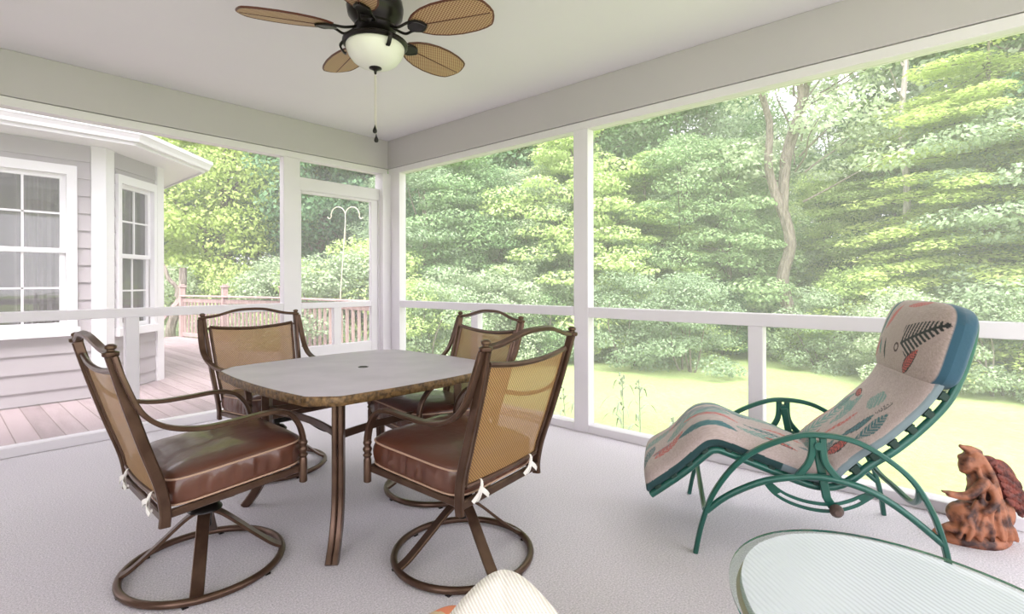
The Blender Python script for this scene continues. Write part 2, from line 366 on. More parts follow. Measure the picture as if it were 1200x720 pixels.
# screen door
dr = tag(empty('door_1', (2.36, YB+.02, 0)), 'white framed screen door beside the corner post', 'door', kind='structure')
def dpart(name, lo, hi, m='white', label=None):
    b = MB(); b.box(lo, hi, 0, .004); o = b.build(name, M[m], dr, False)
    if label: o['label'] = label
    return o
dpart('stile', (0, 0, .02), (.022, .05, 2.06)); dpart('stile', (.80, 0, .02), (.88, .05, 2.06))
dpart('top_rail', (.022, 0, 2.035), (.80, .05, 2.06)); dpart('mid_rail', (.022, 0, .912), (.80, .05, .968)); dpart('lock_rail', (.022, 0, .43), (.80, .05, .538))
dpart('bottom_rail', (.022, 0, .02), (.80, .05, .15)); dpart('mullion', (.36, 0, .538), (.445, .05, .912))
b = MB(); b.add([(.022, .03, .15), (.80, .03, .15), (.80, .03, 2.035), (.022, .03, 2.035)], [(0, 1, 2, 3)]); b.build('screen_mesh', M['screen'], dr, False)
trim((3.24, YB+.012, 0), (3.30, YB+.08, 2.06), 'white jamb between screen door and corner post')

# ------------------------------------------------------------------ ground, deck
b = MB(); n = 40
xs = [-45+4*i for i in range(n)]; vs = []
for i in range(n):
    for j in range(n):
        x, y = -45+3.2*i, -45+3.2*j
        d = math.hypot(x-3, y-3); vs.append((x, y, -.62-.10*max(0, min(1, (d-14)/12))+.9*max(0, (d-20)/30)))
b.add(vs, [(i*n+j, (i+1)*n+j, (i+1)*n+j+1, i*n+j+1) for i in range(n-1) for j in range(n-1)])
struct('lawn', b, M['lawn'], 'sunny yellow green lawn running to the edge of the woods', 'lawn', True)
b = MB(); b.prism([(-3.0, YB+.11), (3.46, YB+.11), (4.34, 6.2), (4.38, 9.5), (3.62, 13.0), (-3.0, 13.0)], -.10, -.012)
struct('deck_floor', b, M['deck'], 'weathered pinkish deck boards between porch and house', 'deck floor')

# deck railing
rl = tag(empty('deck_railing', (4.35, 9.46, 0)), 'weathered pinkish brown wooden railing along the far edge of the deck', 'railing')
RP = [(3.50, 5.02), (4.30, 6.2), (4.33, 9.46), (3.97, 11.28), (3.65, 12.8)]
def rpart(name, mb): return mb.build(name, M['deckwood'], rl, False)
off = Vector((-4.35, -9.46, 0))
for x, y in RP[1:]:
    b = MB(); x -= 4.35; y -= 9.46; b.box((x-.05, y-.05, -.012), (x+.05, y+.05, 1.07), 0, .004); po = rpart('post', b)
    b = MB(); b.box((x-.068, y-.068, 1.07), (x+.068, y+.068, 1.105), 0, .006); b.box((x-.045, y-.045, 1.105), (x+.045, y+.045, 1.13), 0, .01); b.build('post_cap', M['deckwood'], po, False)
for (x0, y0), (x1, y1) in zip(RP[:-1], RP[1:]):
    p0 = Vector((x0, y0, 0))+off; p1 = Vector((x1, y1, 0))+off; dv = p1-p0; L = dv.length; dv /= L
    for nm, z, w, h in (('top_rail', .90, .13, .035), ('rail', .83, .035, .085), ('rail', .09, .035, .085)):
        b = MB(); b.bar([p0+Vector((0, 0, z-h/2)), p1+Vector((0, 0, z-h/2))], w, h, dv.cross(Vector((0, 0, 1)))); rpart(nm, b)
    k = int(L/(.165 if y0 < 9.4 else .12))
    for i in range(1, k):
        q = p0+dv*(L*i/k); b = MB(); b.box((q.x-.018, q.y-.018, .09), (q.x+.018, q.y+.018, .80)); rpart('baluster', b)
b = MB(); q = Vector((3.65, 12.8, 0))+off
b.bar([q+Vector((0, 0, .86)), q+Vector((-.55, .45, .0))], .05, .09); rpart('stair_rail', b)
b = MB(); b.box((q.x-.50, q.y+.36, -.012), (q.x-.42, q.y+.44, .22), 0, .004); rpart('post', b)

# shepherd hook
hk = Vector((4.43, 7.55, -.62)); sh = tag(empty('shepherd_hook', hk), 'pale double crook garden hook standing behind the deck railing', 'garden hook')
b = MB(); lean = Vector((.06, -.02, 0))
b.tube([Vector((-.05, .05, 0)), Vector((-.03, .03, 1.6)), lean*.6+Vector((0, 0, 2.75))], .0085, 8); b.build('pole', M['iron'], sh)
for sg in (-1, 1):
    b = MB(); o0 = lean*.6+Vector((0, 0, 2.45)); pts = [o0, o0+Vector((0, 0, .3))]
    for a in range(0, 11): 
        t = PI*a/10*1.05; pts.append(o0+Vector((0, 0, .42))+RGT*sg*(.115-.115*math.cos(t))+Vector((0, 0, .14*math.sin(t))))
    pts.append(pts[-1]+RGT*sg*.03+Vector((0, 0, -.03))); pts.append(pts[-1]+RGT*sg*.03+Vector((0, 0, .03)))
    b.tube(catmull(pts, 3), .008, 6); b.build('crook', M['iron'], sh)

# ------------------------------------------------------------------ neighbouring wing of the house
YH = 6.73; CX = 1.20
hs = tag(empty('house_wing', (CX, YH, 0)), 'grey lap sided house wing with white trimmed windows beyond the deck', 'house')
def hbuild(name, mb, m, par=None, smooth=False): return mb.build(name, M[m] if isinstance(m, str) else m, par or hs, smooth)
dB = Vector((.7071, .7071, 0)); nB = Vector((.7071, -.7071, 0))  # bay wall runs at 45 degrees, its outside looks along nB
def lap_wall(name, o, d, nrm, segs, z0, z1, step=.175):
    """lap siding: each course a wedge leaning out at its bottom; segs = list of (s0,s1,z0,z1) clear of windows"""
    b = MB()
    k0 = 0; z = z0
    while z < z1-.01:
        zt = min(z+step, z1)
        for s0, s1, a, c in segs:
            lo, hi = max(z, a), min(zt, c)
            if hi-lo < .005: continue
            p = [o+d*s0+Vector((0, 0, lo)), o+d*s1+Vector((0, 0, lo)), o+d*s1+Vector((0, 0, hi)), o+d*s0+Vector((0, 0, hi))]
            ob, ot = nrm*.020, nrm*.004
            v = [p[0], p[1], p[2], p[3], p[0]+ob, p[1]+ob, p[2]+ot, p[3]+ot]
            b.add(v, [(4, 5, 6, 7), (0, 1, 5, 4), (0, 4, 7, 3), (1, 2, 6, 5), (3, 7, 6, 2)])
        z += step
    return hbuild(name, b, 'siding')
O0 = Vector((0, 0, 0))
X = Vector((1, 0, 0)); ny = Vector((0, -1, 0))
W0 = -CX+.0  # world x=0 in house coordinates
wl, wr = -1.465, -.295  # window glass opening (house x) : world -.42 .. .905
lap_wall('siding_wall', O0, X, ny, [(-3.6, wl-.08, 0, 2.57), (wr+.08, 0, 0, 2.57), (wl-.08, wr+.08, 0, .65), (wl-.08, wr+.08, 2.335, 2.57)], -.05, 2.57)
lap_wall('siding_bay', O0, dB, nB, [(0, .17, 0, 2.57), (.81, .95, 0, 2.57), (.17, .81, 0, .60), (.17, .81, 2.34, 2.57)], -.05, 2.57)
E2 = dB*.95
lap_wall('siding_far', E2, Vector((0, 1, 0)), X, [(0, 3, 0, 2.57)], -.05, 2.57)
def vtrim(name, o, d, nrm, s0, s1, z0, z1, t=.035, mi='trim', par=None):
    b = MB(); q = [o+d*s0, o+d*s1, o+d*s1+nrm*t, o+d*s0+nrm*t]
    b.rings([[p+Vector((0, 0, z0)) for p in q], [p+Vector((0, 0, z1)) for p in q]]); return hbuild(name, b, mi, par)
vtrim('corner_board', O0, X, ny, -.10, .02, -.03, 2.57); vtrim('corner_board', O0, dB, nB, -.01, .115, -.03, 2.57)
vtrim('corner_board', O0, dB, nB, .85, .975, -.03, 2.57); vtrim('corner_board', E2, Vector((0, 1, 0)), X, 0, .1, -.03, 2.57)
def house_window(o, d, nrm, s0, s1, z0, z1, cols, cas=.08):
    b = MB(); Zv = Vector((0, 0, 1))
    def slab(bb, a0, a1, c0, c1, t0, t1):
        q = [o+d*a0+nrm*t0, o+d*a1+nrm*t0, o+d*a1+nrm*t1, o+d*a0+nrm*t1]
        bb.rings([[p+Zv*c0 for p in q], [p+Zv*c1 for p in q]])
    for a0, a1, c0, c1 in ((s0-cas, s0, z0, z1+.09), (s1, s1+cas, z0, z1+.09), (s0, s1, z1, z1+.09), (s0-cas-.02, s1+cas+.02, z0-.085, z0)):
        slab(b, a0, a1, c0, c1, 0, .05 if c1 > z0 else .07)
    w = hbuild('window', b, 'trim')
    b = MB(); zm = (z0+z1)/2
    fr = .045
    for c0, c1, t in ((z0, zm+.02, -.03), (zm-.02, z1, -.008)):
        for a0, a1, e0, e1 in ((s0, s0+fr, c0, c1), (s1-fr, s1, c0, c1), (s0+fr, s1-fr, c0, c0+fr), (s0+fr, s1-fr, c1-fr, c1)): slab(b, a0, a1, e0, e1, t-.02, t+.012)
        for i in range(1, cols):
            x = s0+fr+(s1-s0-2*fr)*i/cols; slab(b, x-.009, x+.009, c0+fr, c1-fr, t-.008, t+.006)
        zz = (c0+c1)/2; slab(b, s0+fr, s1-fr, zz-.009, zz+.009, t-.008, t+.006)
    hbuild('sash', b, 'trim', w)
    b = MB(); q = [o+d*s0+nrm*-.03, o+d*s1+nrm*-.03]; b.add([q[0]+Zv*z0, q[1]+Zv*z0, q[1]+Zv*z1, q[0]+Zv*z1], [(0, 1, 2, 3)]); hbuild('pane', b, 'pane', w)
    # room seen through the glass
    b = MB(); dep = 1.6
    q = [o+d*s0+nrm*-.06, o+d*s1+nrm*-.06, o+d*s1+nrm*-dep, o+d*s0+nrm*-dep]
    lo = [p+Zv*(z0-.05) for p in q]; hi = [p+Zv*(z1+.05) for p in q]
    b.add(lo+hi, [(0, 1, 2, 3), (4, 7, 6, 5), (1, 2, 6, 5), (2, 3, 7, 6), (3, 0, 4, 7)]); hbuild('room', b, 'room_dark', w)
    b = MB(); k = 24
    cw = .34 if cols > 2 else .55
    for i in range(k):
        pass
    pts = [o+d*(s1-.02-cw*i/(k-1))+nrm*(-.14+.02*math.sin(i*1.5)) for i in range(k)]
    b.add([p+Zv*z0 for p in pts]+[p+Zv*z1 for p in pts], [(i, i+1, k+i+1, k+i) for i in range(k-1)]); hbuild('curtain', b, 'curtain', w, True)
house_window(O0, X, ny, wl, wr, .73, 2.25, 4)
house_window(O0, dB, nB, .215, .765, .68, 2.25, 2, .055)
# eaves: soffit, fascia, gutter, roof
def offs(t):  # eave line at distance t outside the walls
    a = Vector((-3.6, -t, 0)); k = t*math.tan(R(22.5))
    c1 = Vector((k, -t, 0)); c2 = dB*(.95+k)+nB*t; e = E2+Vector((t, 3.0, 0))
    return [a, c1, c2, e]
b = MB(); i0, i1 = offs(-.02), offs(.44)
b.add([p+Vector((0, 0, 2.572)) for p in i0]+[p+Vector((0, 0, 2.572)) for p in i1], [(k, k+1, 4+k+1, 4+k) for k in range(3)])
b.add([p+Vector((0, 0, 2.60)) for p in i0]+[p+Vector((0, 0, 2.60)) for p in i1], [(k+1, k, 4+k, 4+k+1) for k in range(3)]); hbuild('soffit', b, 'trim')
b = MB(); b.sweep([p+Vector((0, 0, 2.615)) for p in offs(.43)], [(-.012, -.06), (.012, -.06), (.012, .06), (-.012, .06)], None); hbuild('fascia', b, 'trim')
b = MB()
prof = [(0, 2.59), (.045, 2.59), (.055, 2.62), (.075, 2.65), (.085, 2.66), (.085, 2.70), (.078, 2.70), (.075, 2.665), (0, 2.64)]
rg = [offs(.44+a) for a, z in prof]; L = 4
b.rings([[rg[j][i]+Vector((0, 0, prof[j][1])) for j in range(len(prof))] for i in range(L)]); hbuild('gutter', b, 'trim')
b = MB(); lo, hi = offs(.50), offs(-1.6)
b.add([p+Vector((0, 0, 2.69)) for p in lo]+[p+Vector((0, 0, 3.6)) for p in hi], [(k, k+1, 4+k+1, 4+k) for k in range(3)]); hbuild('roof', b, 'roof')

# ------------------------------------------------------------------ dining table
TC = Vector((1.525, 2.40, 0))
tb = tag(empty('dining_table', TC), 'square slate topped patio table with bronze legs among the four swivel chairs', 'table')
def rsq(hw, bow, cut, n=10):
    """square with bowed sides and clipped rounded corners"""
    pts = []
    for q in range(4):
        a = q*PI/2; side = []
        for i in range(n+1):
            t = -1+2*i/n; x = hw+bow*(1-t*t); y = t*(hw-cut)
            side.append((x, y))
        # corner
        p0 = side[-1]; p1 = (hw-cut, hw)
        a0_ = Vector((*p0, 0)); b0_ = Vector((*p1, 0)); k0 = Vector((hw, hw-cut+.025, 0)); k1 = Vector((hw-cut+.025, hw, 0))
        side += [tuple(q[:2]) for q in (k0*.6+a0_*.4, k0.lerp(k1, .12), k0.lerp(k1, .5), k0.lerp(k1, .88), k1*.6+b0_*.4)]
        pts += [(x*math.cos(a)-y*math.sin(a), x*math.sin(a)+y*math.cos(a)) for x, y in side]
    return pts
def scaled(P, k): return [(x*k, y*k) for x, y in P]
P = rsq(.552, .028, .125)
b = MB(); b.rings([[(x, y, .712) for x, y in scaled(P, .985)], [(x, y, .7195) for x, y in scaled(P, .985)], [(x, y, .720) for x, y in scaled(P, .98)]]); b.build('table_top', M['slate'], tb)
b = MB(); b.rings([[(x, y, .68) for x, y in scaled(P, .97)], [(x, y, .68) for x, y in scaled(P, .995)], [(x, y, .686) for x, y in P], [(x, y, .714) for x, y in P], [(x, y, .719) for x, y in scaled(P, .994)], [(x, y, .7185) for x, y in scaled(P, .985)], [(x, y, .70) for x, y in scaled(P, .97)]], cap=False, closed=True); b.build('rim', M['table_rim'], tb)
b = MB(); b.lathe([(.027, .7195), (.027, .7215), (.020, .7225), (.019, .7205), (0.001, .7205)], n=20); b.build('umbrella_hole_ring', M['dark_metal'], tb)
b = MB(); q = .36
b.bar([(-q, -q, .674), (q, -q, .674), (q, q, .674), (-q, q, .674)], .03, .012, None, True); b.build('apron', M['bronze'], tb, False)
for sx_ in (-1, 1):
    for sy_ in (-1, 1):
        b = MB(); pts = [(.348, .68), (.350, .55), (.350, .40), (.353, .25), (.366, .15), (.392, .07), (.428, .0)]
        pts = catmull([(sx_*p, sy_*p*1.02, z) for p, z in pts], 4)
        dv = Vector((sx_, sy_, 0)).normalized(); sd = Vector((-sy_, sx_, 0)).normalized()
        b.bar([p+sd*.013 for p in pts], .024, .042, sd); b.bar([p-sd*.013 for p in pts], .024, .042, sd); b.build('leg', M['bronze'], tb)
for k in range(4):
    a = k*PI/2; b = MB()
    pts = [(.350+(-.05)*(1-t*t), .355*t, .50) for t in [-1+.1*i for i in range(21)]]
    b.bar([(x*math.cos(a)-y*math.sin(a), x*math.sin(a)+y*math.cos(a), z) for x, y, z in pts], .012, .035); b.build('stretcher', M['bronze'], tb)
b = MB(); b.tube([(.036*math.cos(2*PI*i/20), .036*math.sin(2*PI*i/20), .40) for i in range(20)], .004, 6, True)
for sg in (-1, 1): b.tube(catmull([(sg*.036, 0, .40), (sg*.2, 0, .42), (sg*.298, 0, .485)], 5), .005, 6)
b.build('umbrella_ring', M['dark_metal'], tb)

# ------------------------------------------------------------------ swivel chairs (local +x = facing direction)
def make_chair():
    rt = empty('swivel_chair', (0, 0, 0))
    br = M['bronze']
    up_xz = [(-.364, .935, .300), (-.323, .784, .292), (-.272, .614, .282), (-.224, .466, .270), (-.207, .370, .262), (-.209, .316, .260)]
    for s in (1, -1):
        b = MB(); pts = catmull([(x, s*y, z) for x, z, y in up_xz], 5); b.bar(pts, .022, .036, (0, 1, 0)); b.build('back_upright', br, rt)
        ar = [(-.360, .934, .318), (-.336, .854, .324), (-.296, .754, .326), (-.249, .700, .322), (-.186, .667, .314), (-.092, .648, .305), (.025, .650, .297), (.137, .655, .290), (.21, .640, .285), (.258, .590, .280), (.279, .535, .277), (.283, .50, .277)]
        b = MB(); pts = catmull([(x, s*y, z) for x, z, y in ar], 5); b.bar(pts, .034, .016, (0, 1, 0)); b.build('arm', br, rt)
        b = MB(); b.lathe([(.013, .337), (.016, .340), (.016, .430), (.013, .440), (.019, .450), (.013, .460), (.019, .472), (.019, .478), (.013, .488), (.018, .50), (.018, .505), (.012, .515)], (.283, s*.277, 0), 14); b.build('arm_post', br, rt)
        b = MB(); b.lathe([(.022, -.004), (.024, .0), (.024, .010), (.012, .014), (.012, .018), (.017, .022), (.017, .03), (.008, .036)], (-.366, s*.305, .938), 14); b.build('finial', br, rt)
    b = MB(); pts = catmull([(-.366, -.30, .945), (-.374, -.22, .953), (-.386, -.1, .982), (-.388, 0, .988), (-.386, .1, .982), (-.374, .22, .953), (-.366, .30, .945)], 5); b.bar(pts, .026, .016, (1, 0, .3)); b.build('top_rail', br, rt)
    # sling frame + sling
    n, m = 14, 20; grid = []; uvs = []
    def sl(t, v):   # t up the back 0..1, v across -1..1
        z = .415+t*(.468+(-.022)*(1-v*v)*t); 
        zz = [.316, .37, .466, .614, .784, .935]; xx = [-.209, -.207, -.224, -.272, -.323, -.364]; yy = [.26, .262, .27, .282, .292, .30]
        x = float(np.interp(z, zz, xx)); y = float(np.interp(z, zz, yy))-.030
        return Vector((x-.012*(1-v*v), y*v, z))
    for i in range(m+1):
        for j in range(n+1):
            p = sl(i/m, -1+2*j/n); grid.append(p); uvs.append((p.y, p.z))
    b = MB(); b.add(grid, [(i*(n+1)+j, i*(n+1)+j+1, (i+1)*(n+1)+j+1, (i+1)*(n+1)+j) for i in range(m) for j in range(n)], 0, uvs); b.build('sling', M['sling'], rt)
    b = MB()
    for v in (-1, 1): b.tube([sl(i/m, v) for i in range(m+1)], .009, 8)
    for t in (0, 1): b.tube([sl(t, -1+2*j/n) for j in range(n+1)], .011, 8)
    for t in (.02, .98):
        for v in (-1, 1):
            p = sl(t, v); b.tube([p, p+Vector((0, v*.03, 0))], .006, 6)
    b.build('sling_frame', br, rt)
    b = MB(); b.bar([(-.212, -.26, .352), (-.212, .26, .352)], .018, .032, (1, 0, 0)); b.build('rear_stretcher', br, rt)
    b = MB()
    for s in (1, -1): b.bar([(-.208, s*.25, .352), (.283, s*.262, .392)], .02, .028, (0, 1, 0))
    b.bar([(.278, -.262, .392), (.278, .262, .392)], .02, .028, (1, 0, 0)); b.bar([(.0, -.255, .362), (.0, .255, .362)], .05, .02, (1, 0, 0)); b.build('seat_frame', br, rt)
    # swivel base
    b = MB(); b.box((-.09, -.06, .30), (.11, .06, .345), 0, .006); b.box((-.045, -.075, .325), (-.02, .075, .36), 0, .004); b.build('swivel_plate', M['dark_metal'], rt)
    b = MB(); b.lathe([(.02, .30), (.022, .27), (.045, .262), (.062, .245), (.064, .238), (.03, .228), (.024, .20), (.024, .17), (.018, .16)], n=20); b.build('hub', M['dark_metal'], rt)
    for k in range(4):
        a = PI/4+k*PI/2+R(22); b = MB(); dv = Vector((math.cos(a), math.sin(a), 0)); sd = Vector((-math.sin(a), math.cos(a), 0))
        pts = catmull([dv*.018+Vector((0, 0, .235)), dv*.07+Vector((0, 0, .205)), dv*.17+Vector((0, 0, .115)), dv*.245+Vector((0, 0, .05)), dv*.285+Vector((0, 0, .026))], 5); b.bar(pts, .046, .012, sd); b.build('leg', br, rt)
    b = MB(); b.tube([(.29*math.cos(2*PI*i/48), .29*math.sin(2*PI*i/48), .018) for i in range(48)], .0145, 10, True); b.build('base_ring', br, rt)
    for k in range(6):
        a = k*PI/3; b = MB(); b.box((.29*math.cos(a)-.01, .29*math.sin(a)-.01, 0), (.29*math.cos(a)+.01, .29*math.sin(a)+.01, .008)); b.build('glide', M['dark_metal'], rt)
    # boxed cushion: rounded square with puffed top, wrinkled boxing, piping
    def per(k, n=120, cx=.05, hx=.255, hy=.262, e=7):
        out = []
        for i in range(n):
            a = 2*PI*i/n; c, s_ = math.cos(a), math.sin(a); r = (abs(c)**e+abs(s_)**e)**(-1/e)
            out.append((cx+hx*k*r*c, hy*k*r*s_))
        return out
    tilt = lambda x: (x+.2)*.08
    rings = []
    lv = [(.0, .375), (.5, .372), (.90, .372), (.985, .374)] + [(1.0+.014*math.sin(PI*t), .376+.088*t) for t in (0, .2, .4, .6, .8, 1)] + [(.985, .474), (.94, .484), (.85, .494), (.65, .503), (.35, .508), (.02, .510)]
    for k, z in lv:
        ring = []
        for i, (x, y) in enumerate(per(max(k, .01))):
            w = 0
            if 1.0 <= k and .38 < z < .46: w = (.0045*math.sin(i*1.9+4*z)+.0035*math.sin(i*.83+1)+.003*math.sin(i*3.1+30*z))*math.sin(PI*(z-.376)/.088)
            ring.append((x+w*(1 if x > .05 else -1), y+w*(1 if y > 0 else -1), z+tilt(x)))
        rings.append(ring)
    b = MB(); b.rings(rings); cu = b.build('seat_cushion', M['cushion'], rt, True, 80)
    for z in (.466, .376):
        b = MB(); b.tube([(x, y, z+tilt(x)) for x, y in per(1.004)], .0038, 6, True); b.build('piping', M['piping'], cu)
    for s in (1, -1):
        b = MB(); c = Vector((-.215, -s*.17, .385))
        b.tube(catmull([c+Vector((.02, 0, .02)), c+Vector((-.012, -.01, .035)), c+Vector((-.022, 0, .0)), c+Vector((-.012, .012, -.035)), c+Vector((.015, 0, -.02))], 4, True), .006, 6, True)
        b.bar(catmull([c+Vector((-.018, 0, .01)), c+Vector((-.03, .03, -.005)), c+Vector((-.026, .055, -.025))], 4), .018, .003, (0, 0, 1))
        b.bar(catmull([c+Vector((-.018, 0, .01)), c+Vector((-.03, -.018, -.01)), c+Vector((-.026, -.04, -.03))], 4), .018, .003, (0, 0, 1))
        b.build('tie', M['tie'], cu)
    return rt
ch = make_chair()
CH = [((.753, 2.357), R(-.4), 'bronze swivel chair seen from its side, left of the table by the deck sill'),
      ((1.515, 1.621), R(96.3), 'bronze swivel chair with its woven back to the room, in front of table'),
      ((1.46, 3.29), R(-90), 'bronze swivel chair on far side of table, framed by the deck railing'),
      ((1.93, 2.27), R(-8.3+180), 'bronze swivel chair tucked behind the table on the woods side')]
for i, ((x, y), a, lab) in enumerate(CH):
    o = ch if i == 0 else copy_tree(ch)
    o.location = (x, y, 0); o.rotation_euler = (0, 0, a); tag(o, lab, 'chair', 'swivel chairs around the patio table')

# ------------------------------------------------------------------ ceiling fan
FC = Vector((1.504, 2.249, 0)); fn = tag(empty('ceiling_fan', (FC.x, FC.y, ZC)), 'dark bronze ceiling fan with five woven leaf blades and a white bowl light', 'ceiling fan')
zf = lambda z: z-ZC
dm = M['dark_metal']
b = MB(); b.lathe([(.065, 0), (.075, zf(2.70)), (.07, zf(2.68)), (.05, zf(2.655)), (.045, zf(2.64))]); b.build('canopy', dm, fn)
b = MB(); b.lathe([(.045, zf(2.65)), (.10, zf(2.635)), (.135, zf(2.60)), (.142, zf(2.56)), (.135, zf(2.52)), (.11, zf(2.49)), (.10, zf(2.475)), (.105, zf(2.46)), (.09, zf(2.435)), (.06, zf(2.42)), (.05, zf(2.40))]); b.build('motor_housing', dm, fn)
for k in range(8):
    pass
for k in range(5):
    a = R(6+72*k); d = Vector((math.cos(a), math.sin(a), 0)); sd = Vector((-math.sin(a), math.cos(a), 0)); tilt = R(-13)
    sdt = sd*math.cos(tilt)+Vector((0, 0, 1))*math.sin(tilt)
    z0 = Vector((0, 0, zf(2.445)))
    # outline: leaf shaped, blunt tip
    prof = [(.205, .030), (.24, .062), (.29, .088), (.36, .106), (.44, .112), (.52, .106), (.57, .094), (.600, .080), (.612, .062), (.626, .03), (.632, .0)]
    rr_ = [(p[0], p[1]) for p in prof]
    xs = np.interp(np.linspace(0, 1, 34), np.linspace(0, 1, len(rr_)), [p[0] for p in rr_]); ws = np.interp(xs, [p[0] for p in rr_], [p[1] for p in rr_])
    m = 12; top = []; uvs = []
    for x, w in zip(xs, ws):
        for j in range(m+1):
            v = -1+2*j/m; top.append(d*x+sdt*(w*v)+z0+Vector((0, 0, -.004*(1-abs(v))))); uvs.append((x, w*v))
    nn = len(xs); V = top+[p+Vector((0, 0, .006)) for p in top]; o_ = nn*(m+1)
    F = [(i*(m+1)+j, (i+1)*(m+1)+j, (i+1)*(m+1)+j+1, i*(m+1)+j+1) for i in range(nn-1) for j in range(m)]
    F += [tuple(q+o_ for q in reversed(f)) for f in F]
    b = MB(); b.add(V, F, 0, uvs+uvs); bl = b.build('blade', M['blade'], fn)
    edge = [d*x+sdt*w+z0+Vector((0, 0, .003)) for x, w in zip(xs, ws)]+[d*x-sdt*w+z0+Vector((0, 0, .003)) for x, w in reversed(list(zip(xs, ws))[:-1])]
    b = MB(); b.tube(edge, .0055, 6, True); b.build('edge_binding', M['blade_edge'], bl)
    b = MB(); b.tube([d*.26+z0+Vector((0, 0, -.005)), d*.62+z0+Vector((0, 0, -.003))], .003, 6)
    b.build('midrib', M['blade_edge'], bl)
    b = MB()
    for s in (-1, 1): b.bar(catmull([d*.10+sd*s*.012+Vector((0, 0, zf(2.45))), d*.15+sd*s*.035+Vector((0, 0, zf(2.428))), d*.20+sdt*s*.030+z0+Vector((0, 0, -.006)), d*.25+sdt*s*.034+z0+Vector((0, 0, -.010)), d*.285+z0+Vector((0, 0, -.010))], 5), .012, .012)
    b.box_ = None
    pl = [d*(.235+.05*math.cos(t))+sdt*(.036*math.sin(t))+z0 for t in [2*PI*i/16 for i in range(16)]]
    b.rings([[p+Vector((0, 0, -.014)) for p in pl], [p+Vector((0, 0, -.004)) for p in pl]]); b.build('blade_arm', dm, fn)
# light kit
b = MB(); b.lathe([(.05, zf(2.41)), (.075, zf(2.40)), (.15, zf(2.392)), (.162, zf(2.385)), (.162, zf(2.374)), (.150, zf(2.366)), (.135, zf(2.37)), (.06, zf(2.385))], n=36); b.build('light_ring', dm, fn)
for k in range(3):
    a = R(20+120*k); d = Vector((math.cos(a), math.sin(a), 0)); b = MB()
    b.bar(catmull([d*.16+Vector((0, 0, zf(2.382))), d*.172+Vector((0, 0, zf(2.36))), d*.155+Vector((0, 0, zf(2.33))), d*.142+Vector((0, 0, zf(2.325)))], 5), .02, .01, d.cross(Vector((0, 0, 1)))); b.build('bowl_clip', dm, fn)
b = MB(); b.lathe([(.138, zf(2.375)), (.146, zf(2.362)), (.143, zf(2.345)), (.132, zf(2.318)), (.112, zf(2.292)), (.085, zf(2.273)), (.05, zf(2.261)), (.015, zf(2.257))], n=40); b.build('glass_bowl', M['bowl'], fn, True, 70)
b = MB(); b.lathe([(.032, zf(2.262)), (.032, zf(2.256)), (.018, zf(2.250)), (.008, zf(2.244)), (.006, zf(2.23)), (.002, zf(2.226))], n=16); b.build('finial', dm, fn)
for dx, zb, zt in ((-.0035, 1.944, 2.39), (.0035, 1.897, 2.24)):
    o = RGT*dx
    b = MB(); b.tube([o+Vector((0, 0, zf(zt-.02 if zt < 2.3 else 2.24))), o+Vector((0, 0, zf(zb+.02)))], .0016, 6); c_ = b.build('pull_chain', M['iron'], fn)
    b = MB(); b.lathe([(.0015, zf(zb+.026)), (.004, zf(zb+.016)), (.010, zf(zb+.002)), (.0115, zf(zb-.006)), (.009, zf(zb-.014)), (.003, zf(zb-.017))], (o.x, o.y, 0), 14); b.build('pull_weight', dm, c_)

# ------------------------------------------------------------------ chaise (local x = s toward the head, y = across, away from the camera)
N1 = Vector((2.185, .877, 0)); CW = .648
cs = empty('chaise_lounge', N1, math.atan2(-.909, .417))
tag(cs, 'green tubular reclining chaise with fern printed cushion beside the woods side screen', 'chaise lounge')
gm = M['green_metal']
